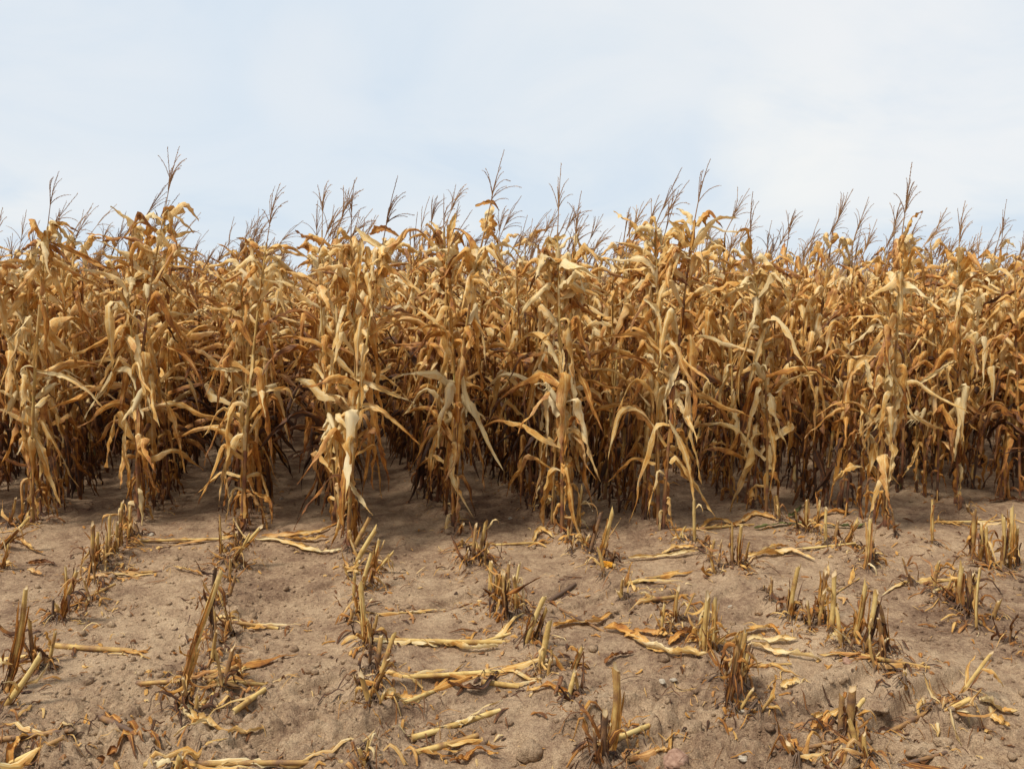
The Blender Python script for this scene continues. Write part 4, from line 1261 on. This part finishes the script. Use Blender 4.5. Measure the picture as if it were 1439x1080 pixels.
# broad leaves lying: (pixel path, half width cm, tone, label, green)
LEAVES = [
    ([(360, 762), (400, 768), (440, 776), (480, 780)], 2.6, .05, 'pale crinkled leaf lying just left of the fourth row foot, nearer one', 0),
    ([(368, 759), (410, 758), (445, 752), (474, 748)], 2.6, .12, 'pale folded leaf lying just left of the fourth row foot, farther one', 0),
    ([(400, 764), (430, 764), (462, 760)], 2.2, .3, 'tan leaf between the two pale leaves left of the fourth row foot', 0),
    ([(5, 770), (30, 768), (60, 778)], 2.8, .4, 'brown curled leaf on the soil at the left edge', 0),
    ([(40, 790), (60, 790), (78, 794)], 2.0, .6, 'dark brown leaf below the first row at left', 0),
    ([(243, 800), (262, 806), (285, 811)], 1.8, .1, 'small pale husk piece lying alone between second and third rows', 0),
    ([(245, 1030), (290, 1024), (330, 1032), (370, 1026)], 2.0, .2, 'long wavy golden leaf below the litter heap', 0),
    ([(256, 1002), (275, 1014), (300, 1020)], 2.4, .15, 'curled leaf at the foot of the long jointed stub', 0),
    ([(10, 1065), (20, 1040), (45, 1030)], 2.2, .25, 'golden leaf bent upward in the bottom left corner', 0),
    ([(135, 1052), (160, 1050), (190, 1044)], 2.0, .35, 'tan leaf below the dark red stalk', 0),
    ([(180, 1020), (205, 1030), (228, 1052)], 1.8, .6, 'brown crumpled leaf right of the dark red stalk', 0),
    ([(625, 902), (655, 912), (700, 910)], 2.4, .12, 'torn golden leaf under the thick golden stalk', 0),
    ([(545, 1000), (560, 985), (580, 988)], 2.8, .22, 'crumpled tan leaf at the end of the slanting pale stalk', 0),
    ([(628, 960), (650, 972), (680, 968), (700, 950)], 2.0, .75, 'dark curved leaf below the long leafy stalk in the middle', 0),
    ([(850, 887), (880, 896), (905, 910), (940, 925)], 3.6, .04, 'broad bright leaf of the big broken plant at centre right, upper half', 0),
    ([(890, 905), (920, 918), (955, 930), (992, 940)], 3.2, .02, 'broad bright leaf of the big broken plant at centre right, lower half', 0),
    ([(778, 884), (805, 874), (835, 876), (860, 862)], 2.8, .35, 'tan curled leaf behind the dark red stem', 0),
    ([(890, 893), (920, 897), (945, 905)], 2.2, .3, 'tan leaf behind the broad bright leaf', 0),
    ([(940, 912), (965, 898), (985, 893)], 2.4, .35, 'brown folded leaf left of the foot of the lone tuft', 0),
    ([(965, 913), (1000, 914), (1035, 910)], 2.4, .05, 'bright leaf lying behind the foot of the lone tuft', 0),
    ([(1012, 905), (1045, 898), (1080, 890), (1095, 900)], 2.4, .2, 'arched leaf at the top of the leaf heap right of the lone tuft', 0),
    ([(1050, 908), (1080, 908), (1120, 906)], 2.6, .10, 'golden leaf reaching right from the shredded tuft, farther one', 0),
    ([(1052, 915), (1085, 922), (1120, 930), (1152, 933)], 2.4, .15, 'golden leaf reaching right from the shredded tuft, nearer one', 0),
    ([(883, 787), (920, 785), (955, 783), (981, 782)], 2.2, .06, 'long pale leaf lying below the seventh row', 0),
    ([(930, 781), (955, 776), (980, 779)], 2.2, .25, 'golden leaf on the end of the long pale leaf below seventh row', 0),
    ([(1050, 790), (1085, 782), (1110, 778), (1145, 792)], 2.8, .04, 'broad pale leaf with dark fold below the eighth row', 0),
    ([(1070, 780), (1090, 772), (1108, 770)], 2.0, .15, 'small pale leaf behind the broad pale leaf below eighth row', 0),
    ([(985, 742), (1010, 732), (1035, 742)], 2.4, .2, 'tan leaf humped beside the foot of the seventh row', 0),
    ([(1030, 740), (1060, 728), (1090, 738)], 2.6, .3, 'brown leaf humped at the foot of the eighth row', 0),
    ([(1060, 745), (1100, 742), (1140, 738)], 2.4, .4, 'green tinged leaf lying across the foot of the eighth row', 1),
    ([(1108, 730), (1118, 722), (1126, 712)], 2.2, .3, 'small dark green leaf standing at the foot of the eighth row', 1),
    ([(1135, 735), (1165, 725), (1195, 728)], 2.8, .45, 'brown leaf between the eighth and ninth row ends', 0),
    ([(1160, 738), (1190, 742), (1215, 744)], 2.4, .35, 'olive leaf lying just left of the ninth row foot', 1),
    ([(1170, 712), (1190, 706), (1215, 716)], 2.6, .55, 'dark leaf heaped behind the stubs left of the ninth row', 0),
    ([(1390, 706), (1415, 700), (1439, 706)], 2.6, .6, 'dark leaf on the soil at the right edge of the corn', 0),
    ([(1376, 1000), (1395, 996), (1430, 995)], 2.4, .08, 'pale leaf in the litter at the right edge, near the bottom', 0),
    ([(1390, 1000), (1405, 1010), (1420, 1018)], 2.0, .3, 'tan leaf below the pale leaf at the right edge', 0),
    ([(1140, 1045), (1155, 1030), (1180, 1015)], 2.4, .08, 'pale leaf leaning against the dark clump at lower right', 0),
    ([(1108, 1040), (1115, 1060), (1140, 1075)], 2.6, .65, 'dark brown curled leaf at the bottom, left of the dark clump', 0),
    ([(1140, 1010), (1155, 1008), (1170, 1006)], 1.6, .12, 'short golden leaf scrap behind the dark clump', 0),
    ([(1097, 965), (1112, 960), (1131, 964)], 2.0, .0, 'whitish husk scrap lying alone below the leaf heap', 0),
    ([(748, 758), (760, 748), (778, 757)], 2.6, .12, 'crumpled golden leaf on the thin stalk between fifth and sixth rows', 0),
    ([(740, 984), (775, 980), (815, 990)], 1.8, .6, 'dark twisted leaf below the fifth row stubs', 0),
    ([(850, 936), (868, 924), (890, 922)], 1.6, .65, 'dark wavy leaf left of the tip of the broad bright leaf', 0),
    ([(885, 822), (893, 832), (898, 838)], 1.4, .1, 'tiny pale husk scrap beside the slanting stalk right of centre', 0),
    ([(40, 804), (48, 806), (58, 808)], 2.0, .0, 'small whitish flake on the soil near the left edge', 0),
    ([(640, 1065), (665, 1060), (700, 1066)], 1.6, .6, 'dark leaf under the pair of bright stalks', 0),
    ([(920, 1058), (935, 1048), (945, 1030)], 1.6, .2, 'golden scrap right of the short golden stalk at the bottom', 0),
    ([(1215, 1030), (1245, 1020), (1260, 1026)], 2.0, .7, 'dark leaf right of the dark clump', 0),
    ([(1310, 812), (1325, 800), (1345, 808)], 2.0, .2, 'curled golden leaf behind the stalks left of the right-edge clump', 0),
]
for (path, w, tone, label, green) in LEAVES:
    tone = tone * .8 + .08
    pts3 = np.array([ground_pt(*p) for p in path])
    for p in pts3: p[2] = gh(p[0], p[1])
    c = pts3.mean(0)
    n = 22
    P = catmull(pts3, n)
    t = np.linspace(0, 1, n)
    P[:, 2] = np.array([gh(p[0], p[1]) for p in P]) + .012 + np.abs(np.interp(t, np.linspace(0, 1, 7), rng.uniform(0, .014, 7)))
    P = P - c
    T = norm(np.gradient(P, axis=0))
    S0 = norm(np.cross(T, (0, 0, 1.0))); N0 = np.cross(S0, T)
    r = R(-.35, .35) + np.interp(t, np.linspace(0, 1, 5), rng.uniform(-.45, .45, 5))
    S = S0 * np.cos(r)[:, None] + N0 * np.sin(r)[:, None]
    g = Geo()
    prof = np.interp(t, [0, .08, .3, .7, .9, 1], [.35, .8, 1, .9, .6, .2])
    ribbon(g, P, S, w / 100, R(.4, .9), 6, .005, tone=np.clip(tone + np.interp(t, np.linspace(0, 1, 5), rng.uniform(-.08, .3, 5)), 0, 1), prof=prof, ragged=.45)
    o = link('fallen_leaf', g.mesh('fallen_leaf', [M_GREEN if green else M_LEAF]), None, tuple(c))
    tag(o, label, 'corn leaf', 'dry leaves lying on the soil')


# ------------------------------------------------------------------ stones, clods, broken cob, weed
def blob(rx, ry, rz, seed, rough=.34, n=18, fine=.11):
    g = Geo()
    th = np.linspace(0, math.pi, n); ph_ = np.linspace(0, 2 * math.pi, 2 * n, endpoint=False)
    TH, PH_ = np.meshgrid(th, ph_, indexing='ij')
    X = np.sin(TH) * np.cos(PH_); Y = np.sin(TH) * np.sin(PH_); Z = np.cos(TH)
    rr = 1 + rough * fbm(X * 1.3 + Z + 5, Y * 1.3 - Z * .7 + 5, 1.0, 3, seed=seed) * 1.6 + fine * fbm(X * 5 + Z * 4, Y * 5 + 9, 1.0, 2, seed=seed + 3)
    g.add(np.stack([X * rx * rr, Y * ry * rr, Z * rz * rr], -1), grid_faces(n, 2 * n, True), np.zeros((TH.size, 3)))
    return g


STONES = [
    ('stone', 948, 1070, .052, .045, .030, M_PINK, 'rounded pinkish stone at the bottom edge right of centre'),
    ('stone', 1044, 1064, .018, .014, .010, M_WHITE, 'small white pebble at the bottom, right of the pink stone'),
    ('stone', 1042, 1012, .010, .008, .006, M_WHITE, 'tiny white pebble above the small white one at the bottom'),
    ('stone', 717, 726, .016, .013, .010, M_WHITE, 'white pebble between the feet of the fifth and sixth rows'),
    ('stone', 395, 700, .018, .014, .010, M_WHITE, 'white pebble in the shade between third and fourth rows'),
    ('stone', 212, 755, .030, .022, .010, M_WHITE, 'flat pale pebble between the second and third row ends'),
    ('stone', 881, 801, .010, .009, .006, M_WHITE, 'tiny pale pebble right of the broken cob'),
    ('stone', 930, 962, .022, .014, .008, M_WHITE, 'pale flake of stone below the broad bright leaf, left one'),
    ('stone', 946, 957, .018, .014, .008, M_WHITE, 'pale flake of stone below the broad bright leaf, right one'),
    ('stone', 1026, 853, .022, .012, .008, M_WHITE, 'pale pebble right of the lone tuft stalks'),
    ('stone', 1190, 942, .026, .020, .016, M_PINK, 'brownish stone left of the foot of the arched tuft'),
    ('clod', 744, 1050, .050, .045, .040, M_SOIL, 'angular soil clod at the bottom centre'),
    ('clod', 972, 1022, .050, .034, .028, M_SOIL, 'soil clod right of the tread marks at the bottom'),
    ('clod', 1232, 1005, .055, .038, .030, M_SOIL, 'soil clod right of the dark clump'),
    ('clod', 660, 1000, .036, .030, .022, M_SOIL, 'soil clod above the bright slanting stalks'),
    ('clod', 1290, 1066, .040, .034, .030, M_SOIL, 'soil clod at the bottom edge on the right, left one'),
    ('clod', 1325, 1060, .034, .030, .024, M_SOIL, 'soil clod at the bottom edge on the right, right one'),
    ('clod', 628, 1022, .030, .024, .020, M_SOIL, 'small soil clod left above the bright stalks'),
    ('clod', 350, 1050, .046, .034, .020, M_SOIL, 'low soil clod under the long golden leaf at lower left'),
]
for k, (nm, x, y, a, b, c_, m, label) in enumerate(STONES):
    p = ground_pt(x, y)
    me = blob(a, b, c_, 60 + k).mesh(nm, [m])
    o = link(nm, me, None, (p[0], p[1], gh(p[0], p[1]) + c_ * .35))
    o.rotation_euler = (0, 0, R(0, 3))
    tag(o, label, 'stone' if nm == 'stone' else 'soil clod', 'stones on the soil' if nm == 'stone' else 'soil clods')

# broken orange cob
p = ground_pt(851, 801)
root = thing('corn_cob', 'broken orange corn cob lying on the soil below the sixth row', 'corn cob', (p[0], p[1] - .03, gh(p[0], p[1] - .03) + .018))
g = Geo()
for i in range(9):
    for j in range(10):
        a = j / 10 * 6.28 + (i % 2) * .31
        x = (i - 4) * .0085
        rr = .017 * math.cos(x * 20)
        kb = blob(.0052, .0048, .0045, 200 + i * 10 + j, n=5, fine=0)
        g.merge(kb, None, np.array((x, math.cos(a) * rr, math.sin(a) * rr)))
link('kernels', g.mesh('kernels', [M_KERNEL]), root)
g = Geo()
tube(g, [(-.042, 0, 0), (-.02, 0, 0), (.02, 0, 0), (.058, 0, 0)], [.010, .014, .014, .012], 9, tone=.6, wob=.1, cap=1, capstart=True)
link('core', g.mesh('core', [M_HUSK, M_PITH]), root)
root.rotation_euler = (0, .1, -.15)

# green weed between the sixth and seventh rows
p = ground_pt(858, 690)
p = np.array((p[0], p[1] + .3, 0)); p[2] = gh(p[0], p[1])
g = Geo()
for k in range(14):
    leaf(g, (R(-.05, .05), R(-.05, .05), 0), R(0, 6.28), R(.25, .6), R(.003, .006), R(1.1, 1.5), R(-.6, .8), .3, .6, R(-1, 1), .5, 10, 2, tone=R(0, .5), ruffle=.001)
o = link('grass_weed', g.mesh('grass_weed', [M_GREEN]), None, tuple(p))
tag(o, 'thin green grass weed growing in the shade between sixth and seventh rows', 'weed')

# ------------------------------------------------------------------ litter and crumbs nobody could count
rng = np.random.default_rng(90)
g = Geo()
cnt = 0
allb = BASES
while cnt < 7500:
    u = R(0, 1)
    if u < .55:
        b = allb[int(rng.integers(0, len(allb)))]
        x, y = b[0] + rng.normal(0, .12), b[1] + rng.normal(0, .12)
    elif u < .75:
        l = LYING[int(rng.integers(0, len(LYING)))]
        q = ground_pt(l[0] + (l[2] - l[0]) * R(-.1, 1.1), l[1] + (l[3] - l[1]) * R(0, 1))
        x, y = q[0] + rng.normal(0, .08), q[1] + rng.normal(0, .07)
    elif u < .92:
        i = int(rng.integers(0, len(ends)))
        q = ends[i] + ROWDIR * R(-.1, 2.2)
        x, y = q[0] + rng.normal(0, .12), q[1] + rng.normal(0, .1)
    else:
        y = R(2.6, 8); x = R(-.7, .7) * y
    L = R(.012, .05) if R(0, 1) < .8 else R(.05, .14)
    az = R(0, 6.28)
    z = gh(x, y)
    w = R(.0012, .0035) if R(0, 1) < .7 else R(.004, .010)
    n = 5
    tt = np.linspace(0, 1, n)
    aa = az + R(-1.2, 1.2) * tt
    Q = np.array((x, y, 0)) + np.concatenate([np.zeros((1, 3)), np.cumsum(np.stack([np.cos(aa), np.sin(aa), 0 * aa], -1)[:-1] * L / (n - 1), axis=0)])
    Q[:, 2] = np.array([gh(q[0], q[1]) for q in Q]) + .003 + rng.uniform(0, .006, n) + np.sin(tt * 3) * R(0, .02) * L / .05
    S = np.stack([-np.sin(aa), np.cos(aa), R(-.8, .8) + 0 * aa], -1)
    ribbon(g, Q, norm(S), w, R(.3, 1.2), 2, .0006, tone=float(np.clip(rng.beta(2.2, 1.6), 0.05, 1)), prof=np.array([.6, 1, 1, .9, .5]))
    cnt += 1
o = link('straw_litter', g.mesh('straw_litter', [M_LEAF]))
tag(o, 'fine chopped straw and leaf bits strewn over the soil', 'straw litter', kind='stuff')

# crumbs of soil
ico_v = np.array([(0, 0, 1), (.894, 0, .447), (.276, .851, .447), (-.724, .526, .447), (-.724, -.526, .447), (.276, -.851, .447),
                  (.724, .526, -.447), (-.276, .851, -.447), (-.894, 0, -.447), (-.276, -.851, -.447), (.724, -.526, -.447), (0, 0, -1)])
ico_f = np.array([(0, 1, 2), (0, 2, 3), (0, 3, 4), (0, 4, 5), (0, 5, 1), (1, 6, 2), (2, 7, 3), (3, 8, 4), (4, 9, 5), (5, 10, 1), (6, 7, 2), (7, 8, 3), (8, 9, 4), (9, 10, 5), (10, 6, 1),
                  (11, 7, 6), (11, 8, 7), (11, 9, 8), (11, 10, 9), (11, 6, 10)])
g = Geo()
NC = 7500
yy = 2.55 + (rng.beta(1.0, 2.0, NC)) * 5.0
xx_ = rng.uniform(-.75, .75, NC) * yy
cm = fbm(xx_, yy, 1.3, 2, seed=9)
for k in range(NC):
    if cm[k] < -.15 and rng.random() < .75: continue
    s = float(np.clip(rng.lognormal(-5.15, .65), .0025, .034))
    v = ico_v * rng.uniform(.65, 1.2, (12, 1)) * s * np.array((1, R(.6, 1), R(.5, .9)))
    a = R(0, 6.28); ca, sa = math.cos(a), math.sin(a)
    v = v @ np.array([[ca, sa, 0], [-sa, ca, 0], [0, 0, 1]])
    g.add(v + np.array((xx_[k], yy[k], gh(xx_[k], yy[k]) + s * .25)), ico_f, np.zeros((12, 3)))
o = link('soil_crumbs', g.mesh('soil_crumbs', [M_SOIL]))
tag(o, 'small crumbs of dry soil scattered over the ground', 'soil crumbs', kind='stuff')
